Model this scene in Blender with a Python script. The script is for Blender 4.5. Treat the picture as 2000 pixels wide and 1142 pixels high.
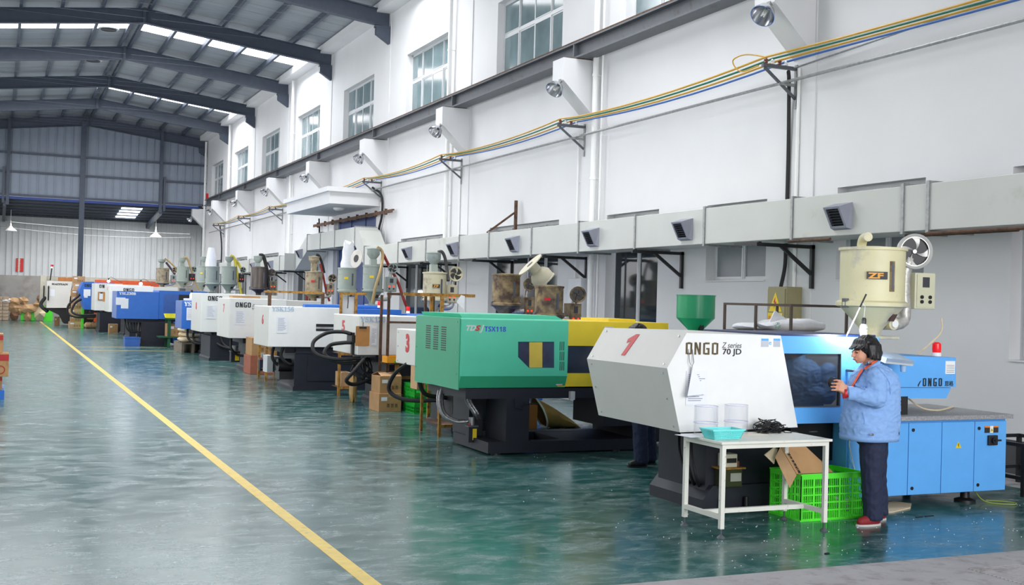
import bpy, bmesh, math, random
from mathutils import Vector, Matrix, noise
from math import sin, cos, pi, radians, sqrt, atan2
random.seed(7)
S = bpy.context.scene
COL = S.collection
for o in list(bpy.data.objects): bpy.data.objects.remove(o)

# ------------------------------------------------------------------ camera, world, lights, exposure
F, YAW, PIT, ROL, CH = 2265.0, .41727, .007927, .026765, 1.8
_f = Vector((sin(YAW)*cos(PIT), cos(YAW)*cos(PIT), sin(PIT)))
_r0 = Vector((cos(YAW), -sin(YAW), 0)); _u0 = _r0.cross(_f)
_r = _r0*cos(ROL)+_u0*sin(ROL); _u = -_r0*sin(ROL)+_u0*cos(ROL)
CAM = Vector((0, 0, CH))
cd = bpy.data.cameras.new('camera'); cam = bpy.data.objects.new('camera', cd); COL.objects.link(cam)
cd.sensor_width = 36; cd.lens = F/2000*36; cd.clip_end = 400; cd.clip_start = .05
cam.matrix_world = Matrix(((_r.x, _u.x, -_f.x, 0), (_r.y, _u.y, -_f.y, 0), (_r.z, _u.z, -_f.z, CH), (0, 0, 0, 1)))
S.camera = cam
S.view_settings.view_transform = 'Standard'; S.view_settings.look = 'None'
S.view_settings.gamma = 1; S.view_settings.use_curve_mapping = False
S.view_settings.exposure = 0.0
S.cycles.use_denoising = True
S.cycles.max_bounces = 8; S.cycles.diffuse_bounces = 4; S.cycles.glossy_bounces = 3
S.cycles.transparent_max_bounces = 12; S.cycles.transmission_bounces = 6
S.cycles.sample_clamp_indirect = 6
W = bpy.data.worlds.new('world'); S.world = W; W.use_nodes = True
bg = W.node_tree.nodes['Background']; bg.inputs[0].default_value = (.93, .96, 1, 1); bg.inputs[1].default_value = .65
def area(name, loc, rot, sx, sy, power, col=(1, 1, 1)):
    l = bpy.data.lights.new(name, 'AREA'); l.shape = 'RECTANGLE'; l.size = sx; l.size_y = sy; l.energy = power; l.color = col
    o = bpy.data.objects.new(name, l); COL.objects.link(o); o.location = loc; o.rotation_euler = rot
    return o
WARM = (1, .98, .95); COOL = (.97, .98, 1)
# daylight entering through the roof's translucent strips (just under them)
for y in (17.0, 29.6, 43.3, 56.7):
    for sx, x in ((1, 7.4), (-1, .9)):
        area('skylight_daylight', (x, y, 10.55), (0, radians(7*sx), 0), 5.8, 2.6, 300, COOL)
# daylight through the left windows and the open front doorway
for y, p in ((5, 20), (18, 210), (31, 320), (44, 330), (57, 330)):
    area('side_window_daylight', (-2.0, y, 4.2), (0, radians(-90), 0), 4.2, 11, p, COOL)
area('front_door_daylight', (5.6, -3.6, 4.0), (radians(90), 0, 0), 8, 6, 1120, COOL)
# tube lamps of the lean-to at the far end
area('far_bay_lamps', (5.6, 69.4, 5.6), (0, 0, 0), 10, 2.0, 420, WARM)

# ------------------------------------------------------------------ helpers
def on(px, py, ax, v):
    """the point of the plane (axis ax = v) seen at photograph pixel px, py"""
    d = _f*F+_r*(px-1000)-_u*(py-571)
    return CAM+d*((v-CAM[ax])/d[ax])
def lin(c): return tuple(((x/255+.055)/1.055)**2.4 if x > 10 else x/255/12.92 for x in c)
MATS = {}
def mat(name, rgb, rough=.5, metal=0, var=.08, scale=6, spec=.5, dirt=None, dirt_amt=.3, dscale=3, bump=0, emit=None, es=0, alpha=1, stretch=(1, 1, 1), coat=0):
    if name in MATS: return MATS[name]
    m = bpy.data.materials.new(name); m.use_nodes = True; n = m.node_tree.nodes; L = m.node_tree.links
    b = n['Principled BSDF']; c = lin(rgb)
    b.inputs['Roughness'].default_value = rough; b.inputs['Metallic'].default_value = metal
    b.inputs['Specular IOR Level'].default_value = spec; b.inputs['Alpha'].default_value = alpha
    b.inputs['Coat Weight'].default_value = coat
    tc = n.new('ShaderNodeTexCoord'); mp = n.new('ShaderNodeMapping'); mp.inputs[3].default_value = stretch
    L.new(tc.outputs['Object'], mp.inputs[0])
    nz = n.new('ShaderNodeTexNoise'); nz.inputs['Scale'].default_value = scale; nz.inputs['Detail'].default_value = 5
    L.new(mp.outputs[0], nz.inputs['Vector'])
    cr = n.new('ShaderNodeValToRGB'); cr.color_ramp.elements[0].position = .3; cr.color_ramp.elements[1].position = .7
    cr.color_ramp.elements[0].color = (*[x*(1-var) for x in c], 1); cr.color_ramp.elements[1].color = (*[min(1, x*(1+var)) for x in c], 1)
    L.new(nz.outputs[0], cr.inputs[0]); out = cr.outputs[0]
    if dirt:
        n2 = n.new('ShaderNodeTexNoise'); n2.inputs['Scale'].default_value = dscale; n2.inputs['Detail'].default_value = 8; n2.inputs['Roughness'].default_value = .65
        L.new(mp.outputs[0], n2.inputs['Vector'])
        r2 = n.new('ShaderNodeValToRGB'); r2.color_ramp.elements[0].position = .62-dirt_amt*.45; r2.color_ramp.elements[1].position = .72-dirt_amt*.2
        L.new(n2.outputs[0], r2.inputs[0])
        mx = n.new('ShaderNodeMix'); mx.data_type = 'RGBA'; L.new(r2.outputs[0], mx.inputs[0]); L.new(out, mx.inputs[6]); mx.inputs[7].default_value = (*lin(dirt), 1)
        out = mx.outputs[2]
    L.new(out, b.inputs['Base Color'])
    if bump:
        bp = n.new('ShaderNodeBump'); bp.inputs['Strength'].default_value = bump; bp.inputs['Distance'].default_value = .01
        L.new(nz.outputs[0], bp.inputs['Height']); L.new(bp.outputs[0], b.inputs['Normal'])
    if emit:
        b.inputs['Emission Color'].default_value = (*lin(emit), 1); b.inputs['Emission Strength'].default_value = es
    MATS[name] = m; return m

JR = random.Random(99)   # hair-thin size differences, so that butted boxes never share a plane
class MB:
    def __init__(s): s.v = []; s.f = []; s.sm = []
    def add(s, v, f, smooth=False):
        k = len(s.v); s.v += [tuple(p) for p in v]; s.f += [tuple(i+k for i in q) for q in f]; s.sm += [smooth]*len(f); return s
    def box(s, x0, x1, y0, y1, z0, z1, bev=0):
        if bev:
            b = min(bev, abs(x1-x0)/3, abs(y1-y0)/3, abs(z1-z0)/3)
            bm = bmesh.new(); bmesh.ops.create_cube(bm, size=1)
            for q in bm.verts: q.co = Vector(((x0+x1)/2+q.co.x*(x1-x0), (y0+y1)/2+q.co.y*(y1-y0), (z0+z1)/2+q.co.z*(z1-z0)))
            bmesh.ops.bevel(bm, geom=bm.edges[:], offset=b, segments=2, affect='EDGES', profile=.5)
            bm.verts.index_update(); s.add([q.co[:] for q in bm.verts], [[v.index for v in f.verts] for f in bm.faces]); bm.free(); return s
        (x0, x1), (y0, y1), (z0, z1) = ((min(a, b)-JR.uniform(.00002, .0003), max(a, b)+JR.uniform(.00002, .0003)) for a, b in ((x0, x1), (y0, y1), (z0, z1)))
        v = [(x, y, z) for x in (x0, x1) for y in (y0, y1) for z in (z0, z1)]
        return s.add(v, [(0, 1, 3, 2), (4, 6, 7, 5), (0, 4, 5, 1), (2, 3, 7, 6), (0, 2, 6, 4), (1, 5, 7, 3)])
    def obox(s, c, a, b, d):
        """oriented box: centre and three half-vectors"""
        c, a, b, d = map(Vector, (c, a, b, d))
        v = [c+i*a+j*b+k*d for i in (-1, 1) for j in (-1, 1) for k in (-1, 1)]
        return s.add(v, [(0, 1, 3, 2), (4, 6, 7, 5), (0, 4, 5, 1), (2, 3, 7, 6), (0, 2, 6, 4), (1, 5, 7, 3)])
    def bar(s, p, q, w, h=None, up=(0, 0, 1)):
        p, q = Vector(p), Vector(q); h = h or w; d = (q-p); L = d.length/2; d.normalize(); u = Vector(up)
        if abs(d.dot(u)) > .98: u = Vector((0, 1, 0))
        a = d.cross(u).normalized(); u = a.cross(d)
        return s.obox((p+q)/2, d*L, a*w/2, u*h/2)
    def prism(s, poly, ax, a, b):
        """polygon in the two other axes, extruded along ax from a to b (XZ for ax=1, YZ for 0, XY for 2)"""
        n = len(poly); P = lambda p, t: {0: (t, p[0], p[1]), 1: (p[0], t, p[1]), 2: (p[0], p[1], t)}[ax]
        v = [P(p, a) for p in poly]+[P(p, b) for p in poly]
        return s.add(v, [tuple(range(n)), tuple(range(2*n-1, n-1, -1))]+[(i, (i+1) % n, n+(i+1) % n, n+i) for i in range(n)])
    def lathe(s, c, prof, n=24, ax=(0, 0, 1), cap=True):
        """prof: (radius, height) along ax from c"""
        c = Vector(c); d = Vector(ax).normalized(); u = Vector((1, 0, 0)) if abs(d.x) < .9 else Vector((0, 1, 0)); a = d.cross(u).normalized(); b = d.cross(a)
        v = []; f = []
        for r, h in prof:
            for i in range(n): t = 2*pi*i/n; v.append(c+d*h+(a*cos(t)+b*sin(t))*r)
        for k in range(len(prof)-1):
            for i in range(n): j = (i+1) % n; f.append((k*n+i, k*n+j, k*n+n+j, k*n+n+i))
        s.add(v, f, True)
        if cap:
            m = (len(prof)-1)*n; s.add([v[i] for i in range(n)]+[v[m+i] for i in range(n)], [tuple(range(n-1, -1, -1)), tuple(range(n, 2*n))])
        return s
    def cyl(s, p, q, r, n=12, r2=None):
        p, q = Vector(p), Vector(q); return s.lathe(p, [(r, 0), (r2 if r2 is not None else r, (q-p).length)], n, q-p)
    def tube(s, pts, r, n=8):
        pts = [Vector(p) for p in pts]; v = []; f = []; up = Vector((0, 0, 1)); pa = None
        for i, p in enumerate(pts):
            d = (pts[min(i+1, len(pts)-1)]-pts[max(i-1, 0)]).normalized()
            if pa is None: a = d.cross(up) if abs(d.z) < .95 else d.cross(Vector((1, 0, 0)))
            else: a = pa-d*pa.dot(d)
            a = a.normalized() if a.length > 1e-6 else Vector((1, 0, 0)); pa = a; b = d.cross(a)
            rr = r[i] if isinstance(r, (list, tuple)) else r
            for k in range(n): t = 2*pi*k/n; v.append(p+(a*cos(t)+b*sin(t))*rr)
        for i in range(len(pts)-1):
            for k in range(n): j = (k+1) % n; f.append((i*n+k, i*n+j, i*n+n+j, i*n+n+k))
        m = (len(pts)-1)*n; f.append(tuple(range(n-1, -1, -1))); f.append(tuple(range(m, m+n)))
        return s.add(v, f, True)
    def build(s, name, m, parent=None, org=None):
        me = bpy.data.meshes.new(name); root = parent
        o = bpy.data.objects.new(name, me); COL.objects.link(o)
        if parent is not None: base = Vector(parent['_o']); o.parent = parent; o['_o'] = tuple(base)
        else:
            if org is None:
                xs = list(zip(*s.v)); org = ((min(xs[0])+max(xs[0]))/2, (min(xs[1])+max(xs[1]))/2, min(xs[2]))
            base = Vector(org); o.location = base; o['_o'] = tuple(base)
        me.from_pydata([Vector(p)-base for p in s.v], [], s.f); me.polygons.foreach_set('use_smooth', s.sm)
        bm = bmesh.new(); bm.from_mesh(me); bmesh.ops.recalc_face_normals(bm, faces=bm.faces[:]); bm.to_mesh(me); bm.free()
        if any(s.sm):
            try: me.set_sharp_from_angle(angle=radians(40))
            except Exception: pass
        me.materials.append(m); return o
def spline(pts, n=6):
    P = [Vector(p) for p in pts]; P = [P[0]*2-P[1]]+P+[P[-1]*2-P[-2]]; out = []
    for i in range(1, len(P)-2):
        for k in range(n):
            t = k/n; a, b, c, d = P[i-1:i+3]
            out.append(.5*((2*b)+(c-a)*t+(2*a-5*b+4*c-d)*t*t+(3*b-a-3*c+d)*t**3))
    return out+[P[-2]]
def sag(p, q, s, n=12):
    p, q = Vector(p), Vector(q); return [p.lerp(q, k/n)-Vector((0, 0, s*4*(k/n)*(1-k/n))) for k in range(n+1)]
def thing(name, label, cat, loc, group=None):
    o = bpy.data.objects.new(name, None); COL.objects.link(o); o.empty_display_size = .1
    o.location = loc; o['_o'] = tuple(loc); o['label'] = label; o['category'] = cat
    if group: o['group'] = group
    return o
def tag(o, label, cat, group=None, kind=None):
    o['label'] = label; o['category'] = cat
    if group: o['group'] = group
    if kind: o['kind'] = kind
    return o
def struct(o): o['kind'] = 'structure'; return o
def lab(o, l): o['label'] = l; return o
def kids(o): return [c for c in bpy.data.objects if c.parent == o]
def dup(root, loc, label=None, rotz=0, scale=1):
    def rec(o, par):
        c = o.copy(); COL.objects.link(c); c.parent = par
        for ch in kids(o): rec(ch, c)
        return c
    r = rec(root, None); r.location = loc; r.rotation_euler = (0, 0, rotz); r.scale = (scale,)*3
    if label: r['label'] = label
    return r
def text(name, body, org, size, m, parent, face='front', sx=1.0, fit=None, shear=0, bold=0, ext=.002, align='LEFT'):
    """flat lettering: face 'front' looks toward -Y, 'end' toward -X"""
    cu = bpy.data.curves.new(name, 'FONT'); cu.body = body; cu.size = size; cu.extrude = ext; cu.shear = shear; cu.offset = bold; cu.align_x = align; cu.resolution_u = 3
    t = bpy.data.objects.new(name, cu); COL.objects.link(t)
    bpy.context.view_layer.update()
    me = bpy.data.meshes.new_from_object(t); bpy.data.objects.remove(t)
    base = Vector(parent['_o']); og = Vector(org)
    if fit: sx = fit/max(1e-6, max(v.co.x for v in me.vertices)-min(v.co.x for v in me.vertices))
    for v in me.vertices:
        x, y, z = v.co; x *= sx
        v.co = (og+Vector((x, -z, y)) if face == 'front' else og+Vector((-z, -x, y)))-base
    o = bpy.data.objects.new(name, me); COL.objects.link(o); o.parent = parent; o['_o'] = tuple(base)
    me.materials.clear(); me.materials.append(m); return o
def block_letters(s, word, x, y, z, h, w=.62, gap=.14, t=.16):
    """squared stencil capitals O N G on the plane y, facing -Y"""
    W_, T = h*w, h*t
    for ch in word:
        B = lambda a, b, c, d: s.box(x+a, x+b, y-.004, y, z+c, z+d)
        if ch == 'O': B(0, T, T*.25, h-T*.25); B(W_-T, W_, T*.25, h-T*.25); B(T, W_-T, 0, T*.9); B(T, W_-T, h-T*.9, h)
        if ch == 'N': B(0, T, 0, h); B(W_-T, W_, 0, h); s.prism([(x+T*.2, z+h), (x+T*1.2, z+h), (x+W_-T*.2, z), (x+W_-T*1.2, z)], 1, y-.0045, y-.0002)
        if ch == 'G': B(0, T, T*.25, h-T*.25); B(T, W_, 0, T*.9); B(T, W_, h-T*.9, h); B(W_-T, W_, T*.9, h*.5+T*.3); B(W_*.5, W_-T, h*.5-T*.5, h*.5+T*.3)
        x += W_+h*gap
    return s

# ------------------------------------------------------------------ materials
WALL = mat('white_wall_paint', (219, 219, 220), .78, var=.025, scale=.9, bump=.05)
WHITE = mat('white_enamel', (236, 236, 234), .4, var=.02)
CREAM = mat('cream_enamel', (214, 213, 207), .4, var=.025, scale=3)
STEEL = mat('slate_blue_steel', (66, 75, 90), .5, var=.1)
DARK = mat('charcoal_machine_paint', (33, 36, 46), .5, var=.12, spec=.35)
BLACK = mat('black_paint', (22, 22, 24), .45, var=.15)
RUBBER = mat('black_rubber', (20, 20, 22), .6)
DGREY = mat('dark_grey_steel', (84, 88, 94), .45, var=.1, dirt=(60, 55, 50), dirt_amt=.12)
RUST = mat('rusty_brown_steel', (92, 66, 48), .8, var=.3, scale=14, dirt=(58, 40, 34), dirt_amt=.3, dscale=9)
OCHRE = mat('rusty_yellow_steel', (168, 122, 44), .7, var=.2, scale=10, dirt=(92, 58, 34), dirt_amt=.35, dscale=14)
DUCT = mat('pale_grey_duct_board', (196, 198, 192), .4, var=.03, scale=1.5, dirt=(184, 184, 176), dirt_amt=.0, dscale=1.2)
GALV = mat('galvanised_strip', (150, 152, 152), .4, metal=.5, var=.2, scale=20)
LILAC = mat('lilac_grey_steel', (146, 148, 162), .45, var=.05)
BLUE = mat('royal_blue_enamel', (42, 106, 196), .4, var=.05)
SKY = mat('light_blue_enamel', (96, 172, 240), .38, var=.03)
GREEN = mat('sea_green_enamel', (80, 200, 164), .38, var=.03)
GREEN_SHADED = mat('shaded_sea_green_enamel', (54, 164, 122), .38, var=.03)  # same sea green with shade put into the colour, for faces turned from the light
YELLOW = mat('yellow_enamel', (232, 204, 36), .4, var=.04)
RED = mat('signal_red', (200, 24, 34), .4)
INK = mat('black_lettering', (26, 28, 34), .5)
GLASS = mat('bluish_window_glass', (128, 148, 152), .1, var=.2, scale=1.4, alpha=.8, spec=.8)
DGLASS = mat('dark_window_glass', (44, 52, 58), .06, var=.35, scale=1.2, alpha=.85, spec=.5)
ALU = mat('pale_aluminium_frame', (206, 208, 210), .4, var=.03)
CARD = mat('brown_cardboard', (176, 136, 92), .85, var=.08, scale=5, dirt=(150, 112, 74), dirt_amt=.15, bump=.1)
CARD2 = mat('tan_cardboard', (196, 158, 118), .85, var=.1, scale=8, bump=.1)
PAPER = mat('white_paper', (232, 234, 240), .8, var=.02)
PRINT = mat('faint_grey_print', (150, 152, 168), .8)
SACK = mat('cream_woven_sack', (222, 204, 172), .9, var=.08, scale=18, bump=.3)
WSACK = mat('white_woven_sack', (232, 233, 236), .8, var=.04, scale=22, bump=.3)
KRAFT = mat('kraft_paper_sack', (172, 138, 84), .75, var=.14, scale=6, bump=.4)
LIME = mat('bright_green_plastic', (92, 240, 60), .35, var=.04, spec=.5)
CHROME = mat('polished_metal', (200, 202, 206), .18, metal=1)
GREY_G = mat('grey_green_enamel', (150, 160, 152), .4, var=.05, dirt=(120, 124, 112), dirt_amt=.1)
CREAMH = mat('aged_cream_enamel', (214, 208, 168), .45, var=.05, scale=4, dirt=(166, 164, 166), dirt_amt=.26, dscale=1.9)
RUSTY = mat('rust_stained_enamel', (158, 136, 92), .6, var=.2, scale=7, dirt=(74, 54, 42), dirt_amt=.55, dscale=5)
SMOKY = mat('smoky_metal_drum', (92, 84, 80), .35, metal=.6, var=.3, scale=5, stretch=(3, 3, .3))
TAN = mat('dusty_tan_enamel', (164, 150, 124), .6, var=.1, dirt=(112, 98, 80), dirt_amt=.3, dscale=8)
LEDR = mat('red_indicator', (255, 50, 30), .4, emit=(255, 40, 20), es=3)
GLOW = mat('lit_lamp_glass', (255, 255, 255), .4, emit=(240, 246, 255), es=60)
FIBRE = mat('galvanised_corrugated_sheet', (206, 209, 212), .45, var=.03, scale=2)
CONC = mat('stained_concrete', (164, 160, 158), .85, var=.08, scale=1.5, dirt=(132, 126, 122), dirt_amt=.3, dscale=.7, bump=.2)
SKIN = mat('warm_skin', (208, 150, 122), .5, var=.05, scale=20)
HAIR = mat('black_hair', (16, 14, 16), .42, var=.3, scale=60, stretch=(1, 1, .15), bump=.5)
CLEAR = None
def clear_plastic():
    m = bpy.data.materials.new('clear_acrylic'); m.use_nodes = True; n = m.node_tree.nodes; L = m.node_tree.links
    n.remove(n['Principled BSDF']); o = n['Material Output']
    t = n.new('ShaderNodeBsdfTransparent'); t.inputs[0].default_value = (.975, .978, .99, 1)
    g = n.new('ShaderNodeBsdfGlossy'); g.inputs['Roughness'].default_value = .05
    fr = n.new('ShaderNodeLayerWeight'); fr.inputs[0].default_value = .06; mx = n.new('ShaderNodeMixShader')
    L.new(fr.outputs[1], mx.inputs[0]); L.new(t.outputs[0], mx.inputs[1]); L.new(g.outputs[0], mx.inputs[2]); L.new(mx.outputs[0], o.inputs[0]); return m
CLEAR = clear_plastic()
# floor paint: teal epoxy, scuffed with pale streaks
def floor_mat():
    m = mat('teal_epoxy_floor', (26, 82, 78), .22, var=.25, scale=.7, spec=.6)
    n = m.node_tree.nodes; L = m.node_tree.links; b = n['Principled BSDF']
    src = b.inputs['Base Color'].links[0].from_socket
    tc = n.new('ShaderNodeTexCoord'); col = src; rsock = None
    for sc, st, rot, lo, hi, cc, amt in ((2.6, (1, 1.5, 1), .35, .44, .80, (136, 156, 156), .75), (7, (.8, 2.0, 1), -.45, .50, .86, (164, 180, 180), .6), (.35, (1, 1, 1), 0, .45, .75, (84, 122, 122), .45), (34, (.5, 1.6, 1), .8, .68, .72, (170, 186, 186), .28)):
        mp = n.new('ShaderNodeMapping'); mp.inputs[3].default_value = st; mp.inputs[2].default_value = (0, 0, rot); L.new(tc.outputs['Object'], mp.inputs[0])
        nz = n.new('ShaderNodeTexNoise'); nz.inputs['Scale'].default_value = sc; nz.inputs['Detail'].default_value = 8; nz.inputs['Roughness'].default_value = .68; nz.inputs['Distortion'].default_value = .5
        L.new(mp.outputs[0], nz.inputs['Vector'])
        mr = n.new('ShaderNodeMapRange'); mr.inputs[1].default_value = lo; mr.inputs[2].default_value = hi; mr.inputs[4].default_value = amt; L.new(nz.outputs[0], mr.inputs[0])
        mx = n.new('ShaderNodeMix'); mx.data_type = 'RGBA'; L.new(mr.outputs[0], mx.inputs[0]); L.new(col, mx.inputs[6]); mx.inputs[7].default_value = (*lin(cc), 1); col = mx.outputs[2]
        if rsock is None: rsock = mr.outputs[0]
    L.new(col, b.inputs['Base Color'])
    m2 = n.new('ShaderNodeMapRange'); m2.inputs[2].default_value = .75; m2.inputs[3].default_value = .17; m2.inputs[4].default_value = .36; L.new(rsock, m2.inputs[0]); L.new(m2.outputs[0], b.inputs['Roughness'])
    return m
FLOOR = floor_mat()
CEMENT = mat('grey_cement_apron', (150, 148, 150), .8, var=.08, scale=4, dirt=(122, 118, 118), dirt_amt=.25, dscale=5, bump=.2)
LINE = mat('worn_yellow_floor_paint', (218, 186, 72), .45, var=.08, scale=8, dirt=(150, 150, 110), dirt_amt=.12, dscale=12)
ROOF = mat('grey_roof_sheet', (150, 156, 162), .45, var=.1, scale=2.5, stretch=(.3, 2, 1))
SKYL = mat('translucent_roof_sheet', (255, 255, 255), .5, emit=(246, 250, 255), es=6)
GABLE = mat('bluish_grey_cladding', (132, 142, 156), .5, var=.04, scale=2)
BDOOR = mat('dark_blue_door_panel', (34, 66, 128), .4, var=.2, scale=1.5, stretch=(1, 1, .4))
# ------------------------------------------------------------------ the setting
XW, YG, YF, XR, XL = 10.6, 66.7, 73.0, 4.19, -2.2
BAY = 6.66; BAYS = [13.4+BAY*k for k in range(-2, 9)]
fl = MB().box(-2.3, 9.78, 6.52, YF, -.1, 0).box(9.78, 11.9, 66, YF, -.1, 0).build('floor', FLOOR, org=(0, 0, 0)); struct(fl)
MB().box(-6, 12, -6, 6.52, -.1, .004).build('cement_apron', CEMENT, fl)
g = MB()
for k in range(16): g.box(6.3, 11, 5.62+k*.035, 5.63+k*.035, .004, .010)
g.build('apron_ridges', CEMENT, fl)['kind'] = 'stuff'
MB().box(9.78, 10.6, 6.52, 66, -.1, .001).build('wall_side_strip', CEMENT, fl)
MB().box(2.15, 2.255, 6.6, 69.3, 0, .002).build('yellow_line', LINE, fl)
for y in (36.9, 39.2): MB().box(2.255, 6.6, y, y+.07, 0, .002).build('yellow_line', LINE, fl)
# specks of litter on the floor: uncountable crumbs
g = MB()
for k in range(300):
    x = random.uniform(4.6, 9.2) if k % 3 else random.uniform(2.4, 6); y = random.uniform(6.7, 8.6) if k % 3 else random.uniform(9, 22); s = random.uniform(.002, .005)
    if x > 6.9 and y > 8.15: continue
    g.box(x, x+s*random.uniform(1, 2.2), y, y+s, .0005, .003)
tag(g.build('floor_crumbs', WSACK), 'tiny pale plastic crumbs littering the teal floor', 'litter', kind='stuff')

# right wall with openings
lower = [('window', 8.05, 9.83, 1.27, 3.50), ('window', 11.2, 12.87, 2.21, 3.5), ('window', 14.48, 16.1, 2.21, 3.46), ('door', 17.62, 19.53, .12, 3.5),
         ('window', 21.6, 25.3, 1.1, 3.53), ('window', 28.25, 31.93, 1.1, 3.52), ('bay', 34.4, 39.3, 0, 4.45), ('window', 41.4, 45.1, 1.1, 3.58),
         ('window', 47.9, 51.2, 1.1, 3.58), ('window', 54.5, 57.2, 1.1, 3.58), ('window', 61.2, 64.2, 1.1, 3.58)]
upper = [('window', c-1.74, c+1.74, 6.9, 8.83) for c in [23.42+BAY*k for k in range(-2, 7)]]
upper = [u if i != 1 else ('window', 15.1, 19.0, 6.9, 8.83) for i, u in enumerate(upper)]
def wall_open(x0, x1, y0, y1, zt, ops):
    m = MB(); ys = sorted({y0, y1, *[o[1] for o in ops], *[o[2] for o in ops]})
    for a, b in zip(ys, ys[1:]):
        z = 0
        for o in sorted([o for o in ops if o[1] <= a+1e-6 and o[2] >= b-1e-6], key=lambda o: o[3]):
            if o[3] > z: m.box(x0, x1, a, b, z, o[3])
            z = o[4]
        m.box(x0, x1, a, b, z, zt)
    return m
wr = struct(wall_open(XW, XW+.32, -4, 66.9, 10.9, lower+upper).build('wall_right', WALL, org=(XW, 0, 0)))
struct(MB().box(XW-.02, XW+.01, -4, 34.3, 0, .38).box(XW-.02, XW+.01, 39.4, 66.9, 0, .38).build('baseboard_right', mat('dark_grey_skirting', (74, 74, 78), .7, var=.1)))
for k, y in enumerate(BAYS):     # pilasters and corbels that carry the crane beam
    MB().box(XW-.025, XW+.05, y-.02, y+.52, .0, 10.7).build('pilaster', WALL, wr)
    cb_ = struct(MB().prism([(9.85, 6.54), (XW-.026, 6.54), (XW-.026, 5.42), (9.85, 6.11)], 1, y, y+.47).build('trim_%d' % (k+2), WALL))
    MB().box(9.93, 10.5, y+.0, y+.47, 6.54, 6.555).build('bearing_plate', RUST, cb_)
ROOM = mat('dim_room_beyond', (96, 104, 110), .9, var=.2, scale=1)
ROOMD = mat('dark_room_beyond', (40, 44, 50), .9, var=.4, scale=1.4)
wn = [0]
def window(kind, y0, y1, z0, z1, up):
    wn[0] += 1
    root = MB(); x = XW+.17; t = .05
    root.box(x, x+.06, y0, y1, z0, z0+t).box(x, x+.06, y0, y1, z1-t, z1).box(x, x+.06, y0, y0+t, z0, z1).box(x, x+.06, y1-t, y1, z0, z1)
    w = y1-y0; zt = z1-.62 if (w > 3 and not up) else (z1-.78 if up else None)
    if zt: root.box(x, x+.06, y0, y1, zt-.035, zt+.035)
    root.box(x, x+.06, (y0+y1)/2-.03, (y0+y1)/2+.03, z0, z1)
    r = struct(root.build('window_%d' % wn[0] if kind == 'window' else 'door_1', ALU, org=(x, (y0+y1)/2, z0)))
    n = 4 if w > 3 else 2
    pts = [y0+t+(w-2*t)*i/n for i in range(n+1)]
    gm = GLASS if up else (mat('frosted_grey_glass', (118, 124, 128), .35, var=.12, scale=1.5) if z0 > 2 else DGLASS)
    for i in range(n):
        rows = [(z0+t, zt-.035), (zt+.035, z1-t)] if zt else [(z0+t, z1-t)]
        for j, (a, b) in enumerate(rows):
            f = MB(); q = .035 if j == 0 else .02; xs = x-.01 if i % 2 else x+.015; p0, p1 = pts[i]+.004, pts[i+1]-.004
            f.box(xs, xs+.03, p0, p1, a, a+q).box(xs, xs+.03, p0, p1, b-q, b).box(xs, xs+.03, p0, p0+q, a, b).box(xs, xs+.03, p1-q, p1, a, b)
            s = f.build('sash', ALU, r); MB().box(xs+.01, xs+.018, p0+q, p1-q, a+q, b-q).build('pane', gm, s)
    MB().box(XW-.02, XW+.165, y0+.002, y1-.002, z0+.001, z0+.02).build('sill', WALL, r)
    return r
for o in lower:
    if o[0] != 'bay': window(*o, up=False)
for o in upper: window(*o, up=True)
# rooms behind the glass
rb = MB()
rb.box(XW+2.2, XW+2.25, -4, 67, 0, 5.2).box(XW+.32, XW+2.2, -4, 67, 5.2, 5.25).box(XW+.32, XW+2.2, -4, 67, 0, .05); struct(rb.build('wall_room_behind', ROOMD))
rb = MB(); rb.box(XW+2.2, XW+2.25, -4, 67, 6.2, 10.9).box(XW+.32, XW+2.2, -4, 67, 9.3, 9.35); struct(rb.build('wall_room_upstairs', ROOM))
# blue panelled doorway under the canopy
r = struct(MB().box(XW+.2, XW+.26, 34.4, 39.3, 4.38, 4.45).build('door_2', ALU, org=(XW, 36.8, 0)))
for i in range(6): a = 34.42+i*.815; MB().box(XW+.16+(i % 2)*.02, XW+.2+(i % 2)*.02, a+.01, a+.80, 0.02, 4.38).build('door_panel', BDOOR, r)
MB().box(XW+.12, XW+.26, 34.401, 34.47, 0, 4.38).box(XW+.12, XW+.26, 39.23, 39.299, 0, 4.38).build('door_jamb', ALU, r)
# canopy slab above it
cn = thing('door_canopy', 'white concrete canopy slab above the dark blue doorway', 'canopy', (9.9, 37, 4.6))
MB().box(9.0, XW+.01, 33.95, 39.6, 4.6, 4.96).build('slab', WALL, cn)
MB().box(8.9, XW+.01, 33.85, 39.7, 4.96, 5.1).build('upper_rim', WALL, cn)
MB().lathe((9.75, 35.6, 4.6), [(.19, 0), (.17, -.05), (.1, -.085), (.02, -.09)], 20).build('ceiling_lamp', WHITE, cn)
# rusty angle bar along the wall over the doorway
rr = MB().box(XW-.16, XW-.1, 32.3, 41.6, 4.37, 4.41).box(XW-.16, XW-.15, 32.3, 41.6, 4.31, 4.41)
for k in range(9): rr.box(XW-.17, XW-.09, 33+k*1.0, 33.03+k*1.0, 4.28, 4.46)
for k in range(5): rr.box(XW-.12, XW+.02, 33.4+k*1.9, 33.44+k*1.9, 4.37, 4.41)
tag(rr.build('door_track', RUST), 'rusty sliding track along the wall over the blue doorway', 'track')

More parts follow.
